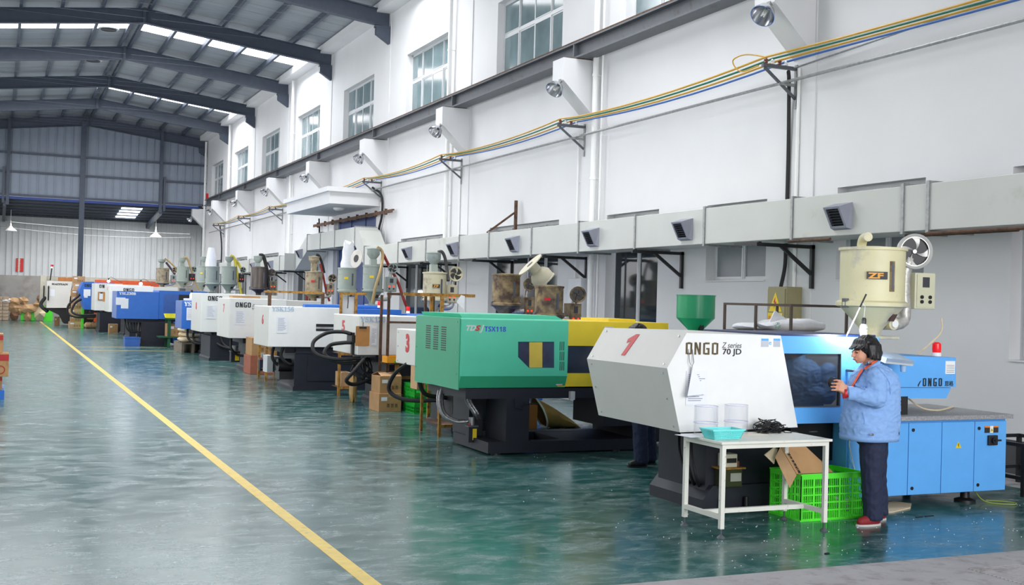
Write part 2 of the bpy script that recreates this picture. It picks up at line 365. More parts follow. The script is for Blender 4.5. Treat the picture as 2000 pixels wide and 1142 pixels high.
# ceiling: sheets, purlins, rafters
def zr(x): return 11.38-.12*abs(x-XR)
SL = [(41.4, 44.25), (54.7, 57.75), (28.2, 31.0), (14.9, 17.7)]
cl = struct(MB().box(XR-.25, XR+.25, -4, YG, 11.36, 11.40).build('ceiling', ROOF, org=(XR, 30, 11.3)))
for sgn in (1, -1):
    y = -4.0
    while y < YG:
        sk = any(a-.01 <= y < b-.02 for a, b in SL)
        nxt = min(y+1.0, YG)
        for a, b in SL:
            if y < a-.01 < nxt: nxt = a
            if a-.01 <= y < b-.02 and nxt > b: nxt = b
        xa, xb = XR+sgn*.1, XR+sgn*6.62
        if sk:   # skylight sheets stop at the eave and are cut by purlins; the far strips run the whole slope
            m = MB().prism([(xa, zr(xa)), (xb, zr(xb)), (xb, zr(xb)+.02), (xa, zr(xa)+.02)], 1, y+.01, nxt-.01)
            m.build('skylight_sheet', SKYL, cl)
        else:
            m = MB().prism([(xa, zr(xa)), (xb, zr(xb)), (xb, zr(xb)+.03), (xa, zr(xa)+.03)], 1, y+.012, nxt-.012)
            m.box(min(xa, xb), max(xa, xb), nxt-.012, nxt+.012, 11.36 if 0 else zr(xb)+.03, zr(xb)+.031)
            m.build('roof_sheet', ROOF, cl)
        y = nxt
    for px in (.18, 1.31, 2.54, 3.76, 4.97, 6.25):
        x = XR+sgn*px; m = MB().box(x-.03, x+.03, -4, YG, zr(x)-.2, zr(x)-.004).box(x-.05, x+.05, -4, YG, zr(x)-.21, zr(x)-.195)
        m.build('purlin', STEEL, cl)
mb = MB().box(XR-7.0, XR+7.0, -4.2, 67.2, 11.55, 11.6); mb.build('roof_deck', ROOF, cl)   # weather deck above the lining, keeps the hall enclosed
for k in range(-6, 5):
    y = 40.1+BAY*k
    for sgn in (1, -1):
        a, b = XR, XR+sgn*6.36; ta, tb = zr(a)-.2, zr(b)-.2
        m = MB()
        m.prism([(a, ta), (b, tb), (b, tb-.03), (a, ta-.03)], 1, y-.1, y+.1)
        m.prism([(a, ta-.46), (b, tb-.46), (b, tb-.49), (a, ta-.49)], 1, y-.1, y+.1)
        m.prism([(a, ta), (b, tb), (b, tb-.48), (a, ta-.48)], 1, y-.012, y+.012)
        e = b-sgn*.0
        m.box(min(e, e-sgn*.45), max(e, e-sgn*.45), y-.1, y+.1, tb-.52, tb-.46)
        m.prism([(e, tb-.5), (e-sgn*.42, tb-.5), (e-sgn*.42, tb-.72), (e, tb-.98)], 1, y-.09, y+.09)
        m.build('rafter', STEEL, cl)
    MB().box(XR-.05, XR+.05, y-.12, y+.12, zr(XR)-.7, zr(XR)-.19).build('ridge_plate', STEEL, cl)
VP = [(on(a, b, 2, 11.15).y, on(a, b, 2, 11.15).x) for a, b in ((212, 62), (182, 122), (166, 170), (142, 209))]
struct(MB().box(XW-.45, XW+.02, -4, YG, 10.36, 10.62).build('trim_1', WALL))
for y, x in VP:
    v = thing('roof_ventilator', 'round dark ventilator in the roof sheet, '+('nearest', 'second', 'third', 'farthest')[VP.index((y, x))]+' along the left slope', 'ventilator', (x, y, zr(x)-.12), 'round roof ventilators')
    MB().lathe((x, y, zr(x)), [(.36, 0), (.36, -.04), (.3, -.05)], 24).build('flange', FIBRE, v)
    MB().lathe((x, y, zr(x)-.06), [(.28, 0), (.27, -.02)], 24).build('opening', BLACK, v)
# left wall with window bands (off frame), front left open
lw = [('w', -2.5+6.66*k, 3.2+6.66*k, 1.2, 6.4) for k in range(0, 10)]
struct(wall_open(XL-.2, XL-.02, -4, 73, 10.9, lw).build('wall_left', WALL, org=(XL, 0, 0)))
# far gable above the lean-to opening
def corr(m, x0, x1, y, z0, z1, pitch, rib=.03, w=.06, top=None):
    m.box(x0, x1, y, y+.03, z0, z1) if top is None else m.prism([(x0, z0), (x1, z0)]+[(x, top(x)) for x in ([x1, XR, x0] if x0 < XR < x1 else [x1, x0])], 1, y, y+.03)
    x = x0+pitch/2
    while x < x1: m.box(x-w/2, x+w/2, y-rib, y, z0, z1 if top is None else top(x)); x += pitch
    return m
struct(corr(MB(), XL, XW+.05, YG+.12, 6.74, 0, .42, .06, .05, top=lambda x: 11.54).build('wall_gable', GABLE))
gs = thing('gable_frame', 'slate steel columns and girts of the far gable wall', 'steel frame', (XR, YG, 0))
def col(x, z0, z1, w=.16, y=YG-.12): MB().box(x-w/2, x+w/2, y, y+.03, z0, z1).box(x-w/2, x+w/2, y+.17, y+.2, z0, z1).box(x-.012, x+.012, y, y+.2, z0, z1).build('column', STEEL, gs)
col(4.02, 0, 10.9, .26); col(.33, 6.2, 10.7); col(8.10, 6.2, 10.7); col(.12, 6.3, 8.2, .12); col(8.30, 6.3, 8.2, .12)
for z in (8.98, 7.98): MB().box(XL, XW, YG-.02, YG+.08, z-.05, z+.05).build('girt', STEEL, gs)
MB().box(XL, XW, YG-.06, YG+.1, 6.68, 6.80).build('girt', STEEL, gs)
lb = tag(MB().box(XL, XW-.4, YG-.03, YG+.07, 6.52, 6.66).build('edge_strip', mat('deep_blue_trim', (24, 56, 128), .5)), 'deep blue steel strip along the foot of the far gable', 'trim')
# lean-to behind the gable: roof, purlins, struts
def zl(y): return 6.5-.085*(y-YG)
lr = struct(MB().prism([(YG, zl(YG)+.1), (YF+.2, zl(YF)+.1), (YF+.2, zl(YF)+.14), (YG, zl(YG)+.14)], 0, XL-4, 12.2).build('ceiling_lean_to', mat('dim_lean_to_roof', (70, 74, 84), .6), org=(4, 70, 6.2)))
for k in range(6):
    y = YG+.75+k*1.1; MB().box(XL-4, 12, y-.03, y+.03, zl(y)+.01, zl(y)+.1).build('purlin', STEEL, lr)
for x in (.2, 8.15): MB().bar((x, YG, zl(YG)-.22), (x, YF, zl(YF)-.22), .16, .26).build('strut', STEEL, lr)
for k in range(4): y = YG+1.3+k*1.1; MB().prism([(y-.46, zl(y-.46)+.07), (y+.46, zl(y+.46)+.07), (y+.46, zl(y+.46)+.09), (y-.46, zl(y-.46)+.09)], 0, 6.2, 7.3).build('skylight_sheet', SKYL, lr)
wf = struct(corr(MB(), -7, 11.6, YF+.1, 2.55, 6.15, .33, .10, .07).build('wall_far', FIBRE, org=(4, YF, 0)))
MB().box(-7, 11.6, YF-.08, YF+.15, 0, 2.56).build('concrete_base', CONC, wf)
struct(MB().box(11.5, 11.6, 66.9, YF+.1, 0, 6.2).box(10.6, 11.6, 66.8, 66.92, 0, 6.7).build('wall_lean_to_side', WALL))
# red paper banner
bn = MB().box(.92, 1.32, YF+.02, YF+.04, 2.78, 3.55).build('paper_banner', RED, org=(1.1, YF, 2.8)); tag(bn, 'red vertical paper banner with gold characters on the far wall', 'banner')
text('banner_characters', '安\n全\n生\n产', (.99, YF+.015, 3.37), .2, mat('gold_print', (222, 186, 96), .5), bn, ext=.001)

# crane rail beam along the corbels
cb = thing('crane_beam', 'slate grey steel crane beam running along the wall corbels', 'beam', (10.3, 30, 6.555))
MB().box(10.12, 10.46, 2, 64.6, 6.556, 6.59).box(10.16, 10.42, 2, 64.6, 6.86, 6.89).box(10.27, 10.31, 2, 64.6, 6.59, 6.86).build('i_beam', DGREY, cb)
m = MB()
for y in BAYS: m.box(10.17, 10.41, y+.2, y+.24, 6.59, 6.86)
m.build('stiffener', DGREY, cb)
MB().box(10.2, 10.38, 2, 64.7, 6.89, 6.905).box(10.26, 10.32, 2, 64.7, 6.905, 6.97).build('rail', RUST, cb)
MB().box(10.22, 10.36, 64.55, 64.62, 6.9, 7.25).build('end_stop', RED, cb)

# air duct on brackets
du = thing('air_duct', 'long pale grey air duct with grilles along the right wall', 'duct', (10, 18, 2.75))
J = [2.0, 5.6, 10.25, 10.66, 12.75, 14.87, 16.96, 19.03, 21.09, 23.3, 25.08, 27.37, 29.57, 32.7]
for a, b in zip(J, J[1:]):
    MB().box(9.75, 10.42, a+.012, b-.012, 2.75, 3.29, .008).build('duct_section', DUCT, du)
def flange(y, z0=2.75, z1=3.29, x0=9.75, x1=10.42):
    MB().box(x0-.02, x0, y-.022, y+.022, z0-.03, z1+.03).box(x0-.02, x1+.01, y-.022, y+.022, z1, z1+.03).box(x0-.02, x1+.01, y-.022, y+.022, z0-.03, z0).build('duct_flange', GALV, du)
for y in J[1:-1]: flange(y)
# raised length over the doorway, with slanted ends
MB().prism([(32.72, 2.75), (32.72, 3.29), (33.35, 3.80), (33.72, 3.92), (33.72, 3.38)], 0, 9.75, 10.42).build('duct_section', DUCT, du); flange(33.73, 3.38, 3.92); flange(32.72)
for a, b in ((33.75, 36.0), (36.02, 37.8), (37.82, 39.6)): MB().box(9.75, 10.42, a, b, 3.38, 3.92, .008).build('duct_section', DUCT, du)
for y in (36.01, 37.81): flange(y, 3.38, 3.92)
MB().prism([(39.6, 3.38), (39.6, 3.92), (41.2, 3.29), (41.2, 2.75)], 0, 9.75, 10.42).build('duct_section', DUCT, du); flange(39.6, 3.38, 3.92)
for a, b in ((41.24, 43.8), (43.85, 46.4), (46.45, 49.6), (49.65, 53.), (53.05, 57)): MB().box(9.75, 10.42, a, b, 2.75, 3.29, .008).build('duct_section', DUCT, du); flange(b+.02)
MB().box(9.35, 9.75, 41.26, 41.3, 2.72, 3.32).build('end_board', DUCT, du)
for y, z in ((11.72, 3.0), (15.36, 3.0), (18.4, 3.0), (21.85, 3.0), (25.3, 3.0), (28.6, 3.0), (40.4, 3.3), (45.1, 3.0), (48.5, 3.0)):
    h, w, d = .16, .17, .2
    o = MB(); x = 9.75
    v = [(x, y-w, z+h), (x, y+w, z+h), (x, y-w, z-h-.02), (x, y+w, z-h-.02), (x-d, y-w*.9, z+h*.62), (x-d, y+w*.9, z+h*.62), (x-d*.35, y-w*.9, z-h), (x-d*.35, y+w*.9, z-h)]
    o.add(v, [(0, 1, 5, 4), (0, 4, 6, 2), (1, 3, 7, 5), (2, 6, 7, 3)])
    A, B, C_, D_ = map(Vector, (v[4], v[5], v[7], v[6]))
    def P(s, t): return A.lerp(B, s).lerp(D_.lerp(C_, s), t)
    for (s0, s1, t0, t1) in ((0, 1, 0, .1), (0, 1, .9, 1), (0, .12, .1, .9), (.88, 1, .1, .9)):
        o.add([P(s0, t0), P(s1, t0), P(s1, t1), P(s0, t1)], [(0, 1, 2, 3)])
    oo = o.build('air_grille', LILAC, du)
    g = MB(); g.add([P(.12, .1)+Vector((.05, 0, 0)), P(.88, .1)+Vector((.05, 0, 0)), P(.88, .9)+Vector((.05, 0, 0)), P(.12, .9)+Vector((.05, 0, 0))], [(0, 1, 2, 3)])
    g.build('grille_opening', BLACK, oo)
    for k in range(6):
        t = .16+k*.125; p, q = P(.12, t), P(.88, t); MB().obox((p+q)/2+Vector((.012, 0, 0)), (q-p)/2, Vector((.016, 0, .009)), Vector((.001, 0, -.002))).build('slat', mat('dark_slat', (58, 60, 68), .5), oo)
def wbracket(y, deep=.95, z=2.72):
    b = MB(); x1, x0 = XW, XW-deep
    b.bar((x0-.05, y, z-.03), (x1, y, z-.03), .05, .05).bar((x1-.03, y, z), (x1-.03, y, z-.62), .05, .05).bar((x0+.38, y, z-.04), (x1-.03, y, z-.42), .045, .045)
    b.bar((x0+.02, y, z-.01), (x0+.02, y+.6, z-.01), .05, .04)
    b.build('bracket', BLACK, du)
for y in (13.35, 16.79, 20.28, 23.9, 27.4, 31.2, 42.5, 46, 51): wbracket(y)
wbk = MB(); wbk.bar((XW-.12, 23.55, 3.3), (XW-.12, 23.55, 4.05), .06, .06).bar((XW-.12, 23.55, 3.8), (9.8, 23.55, 3.3), .04, .04); wbk.build('stay', RUST, du)
tp = MB().tube([(9.74, 10.25, 2.71), (9.74, 8.75, 2.71)], .022).tube([(9.8, 10.66, 2.70), (9.8, 9.0, 2.70)], .02).tube([(9.7, 12.75, 2.71), (9.7, 11.9, 2.71)], .02)
tp.build('hanger_rod', RUST, du)

# down pipes and conduits on the right wall
def vpipe(y, r, z0, z1, label, x=XW-.135, m=WHITE, clips=(2.6, 4.2, 6.2, 8.2), name='down_pipe'):
    t = thing(name, label, 'pipe', (x, y, z0))
    MB().cyl((x, y, z0), (x, y, z1), r, 14).build('pipe', m, t)
    for z in clips:
        if z0 < z < z1: MB().cyl((x, y, z), (x, y, z+.05), r*1.18, 14).box(x, XW, y-.01, y+.01, z+.02, z+.035).build('clip', m, t)
for y, l in ((19.88, 'white down pipe beside the door, first thick one from the right'), (27.95, 'white down pipe right of the fourth window group'), (45.5, 'white down pipe left of the canopy'), (59.2, 'white down pipe near the far end of the wall'), (66.5, 'white down pipe in the far corner of the wall')):
    vpipe(y, .058, 0, 10.3, l)
    
vpipe(19.6, .02, 0, 10.3, 'thin white conduit beside the first thick down pipe', clips=(3, 5, 7))
vpipe(13.72, .025, 1.5, 5.3, 'thin grey conduit running down behind the electric box', x=XW-.05, clips=(2.3, 4.2), name='conduit')
vpipe(20.7, .02, 1.2, 5.2, 'thin brownish conduit between door and duct bracket', x=XW-.05, clips=(2.3, 4.2), name='conduit')
vpipe(27.2, .022, 1.2, 5.3, 'thin pale conduit below the third cable bracket', x=XW-.05, clips=(2.3, 4.2), name='conduit')
# black hanging cables
def cable(name, pts, r, label, m=RUBBER, n=6): return tag(MB().tube(spline(pts, n), r, 8).build(name, m), label, 'cable')
cable('power_cable', [tuple(on(a, b, 0, c)) for a, b, c in ((1540, 140, 10.3), (1541, 165, 10.48), (1540, 280, 10.54), (1537, 400, 10.54), (1535, 470, 10.54), (1533, 520, 10.52), (1525, 560, 10.48))], .028, 'thick black cable dropping from the first bracket to the electric box')
cable('power_cable', [(10.3, 33.9, 5.15), (10.5, 33.6, 4.9), (10.5, 33.5, 4.3), (10.5, 33.8, 3.8), (10.5, 33.7, 3.3)], .035, 'black cable dropping beside the right edge of the canopy')
cable('power_cable', [(10.5, 41.0, 4.6), (10.5, 40.9, 4.0), (10.5, 41.2, 3.3)], .03, 'short black cable left of the canopy')
cable('power_cable', [(10.4, 60.9, 5.3), (10.5, 60.8, 4.2), (10.5, 60.9, 2.9)], .035, 'black cable near the far end of the wall')
# cable brackets with insulators
INS = mat('brown_insulator', (120, 62, 50), .4)
brs = []
b0 = None
nth = ['nearest', 'second', 'third', 'fourth', 'fifth', 'sixth', 'seventh', 'eighth']
for k in range(8):
    y = 13.8+6.68*k
    if b0 is None:
        b0 = thing('cable_bracket', '', 'bracket', (XW, y, 5.0), 'insulator brackets along the wall')
        MB().bar((9.96, y, 5.3), (XW, y, 5.3), .05).build('arm', DGREY, b0)
        MB().bar((10.25, y, 5.06), (XW, y, 5.06), .04).build('arm', GALV, b0)
        MB().bar((XW-.03, y, 4.72), (XW-.03, y, 5.36), .05).build('upright', GALV, b0)
        MB().bar((10.0, y, 5.27), (XW-.03, y, 4.85), .035).build('diagonal', DGREY, b0)
        for i in range(4):
            x = 10.02+i*.12; MB().lathe((x, y, 5.325), [(.018, 0), (.032, .015), (.02, .035), (.034, .055), (.012, .08)], 10).build('insulator', WHITE if i % 2 else INS, b0)
        b = b0
    else: b = dup(b0, (XW, y, 5.0))
    b['label'] = 'wall bracket with four insulators, %s from the camera' % nth[k]; brs.append(y)
YC, GC, BC = mat('ochre_cable', (196, 150, 40), .5), mat('green_cable', (22, 108, 84), .5), mat('blue_cable', (58, 104, 178), .5)
for i, (x, m, nm) in enumerate(((10.02, YC, 'outermost ochre'), (10.14, GC, 'green'), (10.26, YC, 'inner ochre'), (10.38, BC, 'blue'))):
    t = MB(); ys = [1.0]+brs
    P = []
    for a, b in zip(ys, ys[1:]): P += sag((x, a, 5.42-.01*i if a > 2 else 5.3), (x, b, 5.40), .10 if a > 2 else .03, 8)[:-1]
    P.append(Vector((x, brs[-1], 5.4))); t.tube(P, .016, 6)
    tag(t.build('overhead_cable', m), nm+' cable strung over the wall brackets', 'cable')
tag(MB().tube([(10.36, 1, 5.09), (10.36, 64, 5.09)], .024, 8).build('conduit', GALV), 'pale conduit running lengthwise just under the strung cables', 'conduit')
tag(MB().tube(sag((10.5, 13.9, 5.3), (10.5, 2.0, 5.95), .05), .014, 6).build('overhead_cable', GALV), 'thin grey wire rising to the right above the strung cables', 'cable')
lo = cable('looped_wire', [(10.05, 13.8, 5.42), (9.95, 14.2, 5.52), (9.93, 14.5, 5.48), (9.97, 14.35, 5.3), (10.0, 13.95, 5.32)], .01, 'ochre wire loop at the nearest insulator bracket', YC)

# flood lamps below the corbels
lamp0 = None
for k in range(9):
    y = 13.4+BAY*k
    c = Vector((9.86, y+.12, 6.1))
    if lamp0 is None:
        lamp0 = thing('flood_lamp', '', 'lamp', tuple(c), 'flood lamps under the corbels')
        d = Vector((-.62, -.28, -.72)).normalized(); 
        MB().cyl(c+Vector((0, 0, .0)), c+d*.10, .03, 12).box(c.x-.03, c.x+.03, c.y-.04, c.y+.04, c.z-.02, c.z+.03).build('lamp_holder', GALV, lamp0)
        MB().lathe(c+d*.08, [(.045, 0), (.07, .02), (.13, .08), (.165, .17), (.175, .21), (.165, .21), (.155, .17), (.12, .085), (.06, .03)], 28, d, cap=False).build('reflector', CHROME, lamp0)
        b = MB()
        for q in range(4):
            a = Vector((cos(q*pi/2+.4), sin(q*pi/2+.4), 0)); a = (a-d*a.dot(d)).normalized()*.026
            b.cyl(c+d*.12+a, c+d*.27+a, .011, 8)
        b.build('tube_bulb', mat('frosted_bulb', (236, 236, 230), .3), lamp0); L = lamp0
    else: L = dup(lamp0, tuple(c))
    L['label'] = 'bell shaped flood lamp under the %s corbel counted from the camera' % (nth+['ninth'])[k]
# pendant lamps of the far bay
for x, y, z, w in ((.56, 70.5, 5.0, 'left'), (8.3, 70.0, 5.0, 'right')):
    t = thing('pendant_lamp', 'white enamel pendant lamp in the far bay, the %s one' % w, 'lamp', (x, y, z), 'pendant lamps of the far bay')
    MB().lathe((x, y, z), [(.33, 0), (.3, .05), (.12, .2), (.05, .3), (.04, .42)], 20).build('shade', WHITE, t)
    MB().cyl((x, y, z+.4), (x, y, zl(y)), .02, 6).build('cord', WHITE, t)
tag(MB().tube(sag((-2, 69.8, 5.62), (10.2, 69.8, 5.25), .12), .012, 6).build('hanging_wire', GALV), 'upper white wire hanging across the far bay', 'wire')
tag(MB().tube(sag((-2, 70.2, 5.45), (10.2, 69.4, 5.05), .32), .011, 6).build('hanging_wire', GALV), 'lower sagging white wire across the far bay', 'wire')
# electric box on the wall
t = thing('electric_box', 'olive electric box with yellow warning triangle on the right wall', 'electric box', (10.45, 14.35, 1.2))
EB = mat('olive_grey_enamel', (150, 142, 104), .5, var=.05)
ey = on(1541, 600, 0, 10.35).y-13.92
MB().box(10.3, XW-.02, 13.92+ey, 14.36+ey, 1.2, 2.12, .01).build('case', EB, t)
MB().box(10.285, 10.3, 13.94+ey, 14.34+ey, 1.23, 2.09).build('door', EB, t)
w = MB().prism([(14.0+ey, 1.76), (14.3+ey, 1.76), (14.15+ey, 2.04)], 0, 10.279, 10.284).build('warning_sign', YELLOW, t)
MB().prism([(a_+ey, b_) for a_, b_ in ((14.15, 1.97), (14.19, 1.89), (14.165, 1.89), (14.18, 1.80), (14.12, 1.90), (14.15, 1.90))], 0, 10.2775, 10.279).build('lightning_mark', RED, w)
MB().box(10.279, 10.284, 13.98+ey, 14.32+ey, 1.60, 1.74).build('warning_plate', YELLOW, t); text('warning_text', '有电危险', (10.278, 14.31+ey, 1.63), .082, RED, t, 'end', ext=.0006)
# grey plate box on the wall beside the conduit
tag(MB().box(10.42, XW, 20.2, 20.75, 1.3, 2.3, .01).build('wall_cabinet', ALU), 'pale grey flat box on the wall beside the rusty dryers', 'box')
# ------------------------------------------------------------------ moulding machines
def XZ(px, py, Y): p = on(px, py, 1, Y); return p.x, p.z
def ptext(name, body, o, u, v, n, size, m, parent, sx=1., bold=0, shear=0):
    """lettering on any plane: origin o, reading direction u, up v, outward n"""
    cu = bpy.data.curves.new(name, 'FONT'); cu.body = body; cu.size = size; cu.extrude = .001; cu.offset = bold; cu.shear = shear; cu.resolution_u = 3
    t = bpy.data.objects.new(name, cu); COL.objects.link(t); bpy.context.view_layer.update()
    me = bpy.data.meshes.new_from_object(t); bpy.data.objects.remove(t)
    o, u, v, n = map(Vector, (o, u, v, n)); base = Vector(parent['_o'])
    for q in me.vertices: x, y, z = q.co; q.co = o+u*x*sx+v*y+n*z-base
    ob = bpy.data.objects.new(name, me); COL.objects.link(ob); ob.parent = parent; ob['_o'] = tuple(base); me.materials.clear(); me.materials.append(m); return ob
def sheet(x0, x1, z0, z1, y, parent, face='front', name='notice_sheet', m=PAPER, lines=9):
    if face == 'front':
        s = MB().box(x0, x1, y-.004, y, z0, z1).build(name, m, parent)
        if lines:
            g = MB()
            for k in range(lines):
                zz = z1-(z1-z0)*(.12+.8*k/lines); w = (x1-x0)*random.uniform(.5, .8)
                g.box(x0+(x1-x0)*.1, x0+(x1-x0)*.1+w, y-.005, y-.004, zz, zz+.006)
            g.build('printed_lines', PRINT, s)['kind'] = 'stuff'
        return s
def bolts(pts, d, parent, r=.009, m=CHROME):
    for p in pts: p = Vector(p); MB().cyl(p, p+Vector(d)*.006, r, 8).build('bolt', m, parent)
def foot(x, y, parent, r=.05):
    MB().lathe((x, y, 0), [(r, 0), (r, .02), (r*.45, .04), (r*.4, .12)], 14).build('levelling_foot', BLACK, parent)
def fan(c, r, root, m, n=(0, -1, 0), blades=4, hm=None):
    """centrifugal blower: scroll housing with a round bladed inlet facing n"""
    c = Vector(c); n = Vector(n).normalized()
    h = MB().lathe(c-n*r*.75, [(r*.5, 0), (r*.86, r*.08), (r*.97, r*.4), (r*.97, r*.62), (r*.88, r*.75), (r*.80, r*.75)], 28, n, cap=False).build('blower_housing', m, root)
    MB().lathe(c, [(r*1.0, -.004), (r*1.02, .008), (r*.97, .012), (r*.86, .004), (r*.84, -.02)], 28, n, cap=False).build('inlet_ring', m, h)
    MB().lathe(c-n*.03, [(r*.86, 0), (r*.86, .006)], 24, n).build('inlet_opening', BLACK, h)
    a = n.orthogonal().normalized(); b = n.cross(a)
    for k in range(blades):
        t0 = 2*pi*k/blades; pts = []
        for i in range(6):
            q = i/5; rr = r*(.08+.77*q); t = t0+.5*q; w = .16+.42*q
            pts.append((rr, t, w))
        v = []; f = []
        for rr, t, w in pts:
            v.append(c+(a*cos(t)+b*sin(t))*rr-n*.012); v.append(c+(a*cos(t+w)+b*sin(t+w))*rr-n*.02)
        for i in range(5): f.append((2*i, 2*i+1, 2*i+3, 2*i+2))
        MB().add(v, f, True).build('fan_blade', m, h)
    MB().cyl(c-n*.03, c-n*.004, r*.12, 10).build('fan_hub', m, h)
    return h
def dryer(label, cx, hw, yt, yb, yc, Y, m, blower=None, box=None, loader=None, hose=None, gauge=None, lid=True, group=None, badge=None, boxm=None, cone_m=None, leds=2, loader_m=None, lidtube=None, bm_=None):
    """hopper dryer; cx, hw, yt, yb, yc are photograph pixels: centre, half width, drum top, drum bottom, cone bottom, on the plane Y"""
    X, zt = XZ(cx, yt, Y); x1, _ = XZ(cx+hw, yt, Y); R = x1-X; _, zb = XZ(cx, yb, Y); _, zc = XZ(cx, yc, Y)
    pm = R/hw; C = Vector((X, Y, zb)); cone_m = cone_m or m
    t = thing('hopper_dryer', label, 'dryer', (X, Y, zc), group or 'hopper dryers on the machines')
    MB().lathe((X, Y, zb), [(R, 0), (R, zt-zb)], 32).build('drum', m, t)
    MB().lathe((X, Y, zt), [(R*1.06, -.015), (R*1.06, .012), (R*.3, .03)], 32).build('lid', m if lid is True else (lid or m), t)
    MB().lathe((X, Y, zb), [(R*1.02, -.05), (R*1.12, -.04), (R*1.12, -.005), (R*1.02, .012)], 32).build('clamp_ring', m, t)
    MB().lathe((X, Y, zc), [(R*.32, 0), (R*.32, .05), (R*.42, .09), (R*1.0, zb-zc-.04)], 28).build('cone', cone_m, t)
    MB().box(X-R*.62, X+R*.62, Y-R*.6, Y+R*.6, zc-.03, zc, .006).build('base_flange', m, t)
    for sx in (-1, 1): MB().box(X+sx*R*1.05-.02, X+sx*R*1.05+.02, Y-.03, Y+.03, zb-.06, zb+.03, .004).build('toggle_clamp', DGREY, t)
    phi = atan2(X, Y); H = zt-zb
    def on_drum(off, w, h0, h1, th, name, m_, par, out=0):
        a = math.asin(off)-phi; n_ = Vector((sin(a), -cos(a), 0)); u_ = Vector((cos(a), sin(a), 0)); c_ = Vector((X, Y, zb+H*(h0+h1)/2))+n_*(R+out+th/2-.002)
        return MB().obox(c_, u_*w/2, n_*th/2, Vector((0, 0, H*(h1-h0)/2))).build(name, m_, par), c_, n_, u_
    sg = on_drum(.58, R*.16, .2, .76, .012, 'sight_glass_frame', DGREY if m is not CREAMH else RUSTY, t)[0]
    on_drum(.58, R*.08, .24, .72, .004, 'sight_glass', mat('smoked_sight_glass', (96, 98, 108), .15), sg, .011)
    hz_ = (zb-zc); sl = Vector((.42*.58, -.86*.58, 0))*R; dn = (Vector((0, 0, hz_))+sl).normalized(); tg = Vector((.86, .42, 0)).normalized(); nm_ = tg.cross(dn).normalized(); nm_ = nm_ if nm_.y < 0 else -nm_
    cc = Vector((X, Y, zc+hz_*.56))+Vector((.44, -.9, 0)).normalized()*R*.70
    MB().obox(cc, tg*R*.17, dn*hz_*.12, nm_*R*.03).build('inspection_door', mat('dark_brown_door', (70, 40, 32), .4), t)
    if badge:
        bd, bc, bn_, bu = on_drum(.14 if badge[0] else -.1, R*(.62 if badge[0] else .42), .42 if badge[0] else .5, .56 if badge[0] else .6, .006+R*.02, 'badge', badge[1], t)
        if badge[0]: ptext('badge_letters', badge[0], bc-bu*R*.26-Vector((0, 0, H*.052))+bn_*(.005+R*.012), bu, (0, 0, 1), bn_, H*.145, badge[2], bd, sx=1.25*R/H*2.2, bold=.003)
    if blower:
        bx, by, br = blower; bX, bZ = XZ(cx+bx, by, Y-.02); r = br*pm
        fan((bX, Y-.05, bZ), r, t, bm_ or m, (-sin(phi*.55), -cos(phi*.55), 0))
        MB().tube(spline([(bX, Y+r*.2, bZ-r*.4), (bX-r*.3, Y+r*.2, bZ-r*1.4), (bX-r*.4, Y+r*.1, (bZ+zc)/2), (bX-r*.5, Y, zc+.15), (X+R*.45, Y, zc+.12)], 5), r*.36, 12).build('air_pipe', mat('foil_wrapped_pipe', (188, 186, 180), .4, metal=.4, var=.2, scale=30, bump=.6), t)
        if box:
            ox, oy0, oy1, ow = box; o0 = XZ(cx+ox-ow, oy0, Y-.05); o1 = XZ(cx+ox+ow, oy1, Y-.05)
            b = MB().box(o0[0], o1[0], Y-.05-(o1[0]-o0[0])*.0, Y+.16, o1[1], o0[1], .008).build('control_box', boxm or m, t)
            w = o1[0]-o0[0]; hz = o0[1]-o1[1]
            MB().box(o0[0]+w*.08, o1[0]-w*.08, Y-.058, Y-.05, o1[1]+hz*.05, o0[1]-hz*.05).build('control_face', boxm or m, b)
            MB().box(o0[0]+w*.34, o0[0]+w*.66, Y-.064, Y-.058, o1[1]+hz*.60, o1[1]+hz*.88).build('meter', mat('meter_face', (60, 60, 66), .4), b)
            for k in range(leds):
                MB().cyl((o0[0]+w*(.3+.4*k), Y-.07, o1[1]+hz*.36), (o0[0]+w*(.3+.4*k), Y-.058, o1[1]+hz*.36), w*.07, 10).build('indicator', LEDR, b)
            for k in range(2 if leds else 4): MB().cyl((o0[0]+w*(.3+.4*(k % 2)), Y-.072, o1[1]+hz*(.2 if k < 2 else .33)), (o0[0]+w*(.3+.4*(k % 2)), Y-.058, o1[1]+hz*(.2 if k < 2 else .33)), w*.07, 10).build('knob', BLACK, b)
    if loader:
        lx, ly0, ly1, lw = loader; p0 = XZ(cx+lx, ly0, Y); p1 = XZ(cx+lx, ly1, Y); r = lw*pm; h = p0[1]-p1[1]; lm = loader_m or GREY_G
        MB().box(p0[0]-r*.5, p0[0]+r*.5, Y-r*.45, Y+r*.45, zt+.01, p1[1]+.01, .006).build('loader_neck', lm, t)
        MB().lathe((p0[0], Y, p1[1]), [(r*.4, 0), (r*1.0, h*.5), (r*1.0, h), (r*1.08, h), (r*1.08, h+.015), (r*.2, h+.035)], 24).build('loader_hopper', lm, t)
    if round(Y, 1) in (26.0, 29.8, 31.4, 39.6, 43.6, 48.2, 52.4): MB().box(X-.12, X+.12, Y-.12, Y+.12, 0, zc-.03).build('stand', DGREY, t)
    if lidtube: lidtube(t, X, zt, R)
    if hose:
        for hm, r, pts in hose:
            MB().tube(spline([Vector((*XZ(cx+a, b, Y+dy),)).to_3d() if 0 else Vector((XZ(cx+a, b, Y+dy)[0], Y+dy, XZ(cx+a, b, Y+dy)[1])) for a, b, dy in pts], 6), r, 8).build('hose', hm, t)
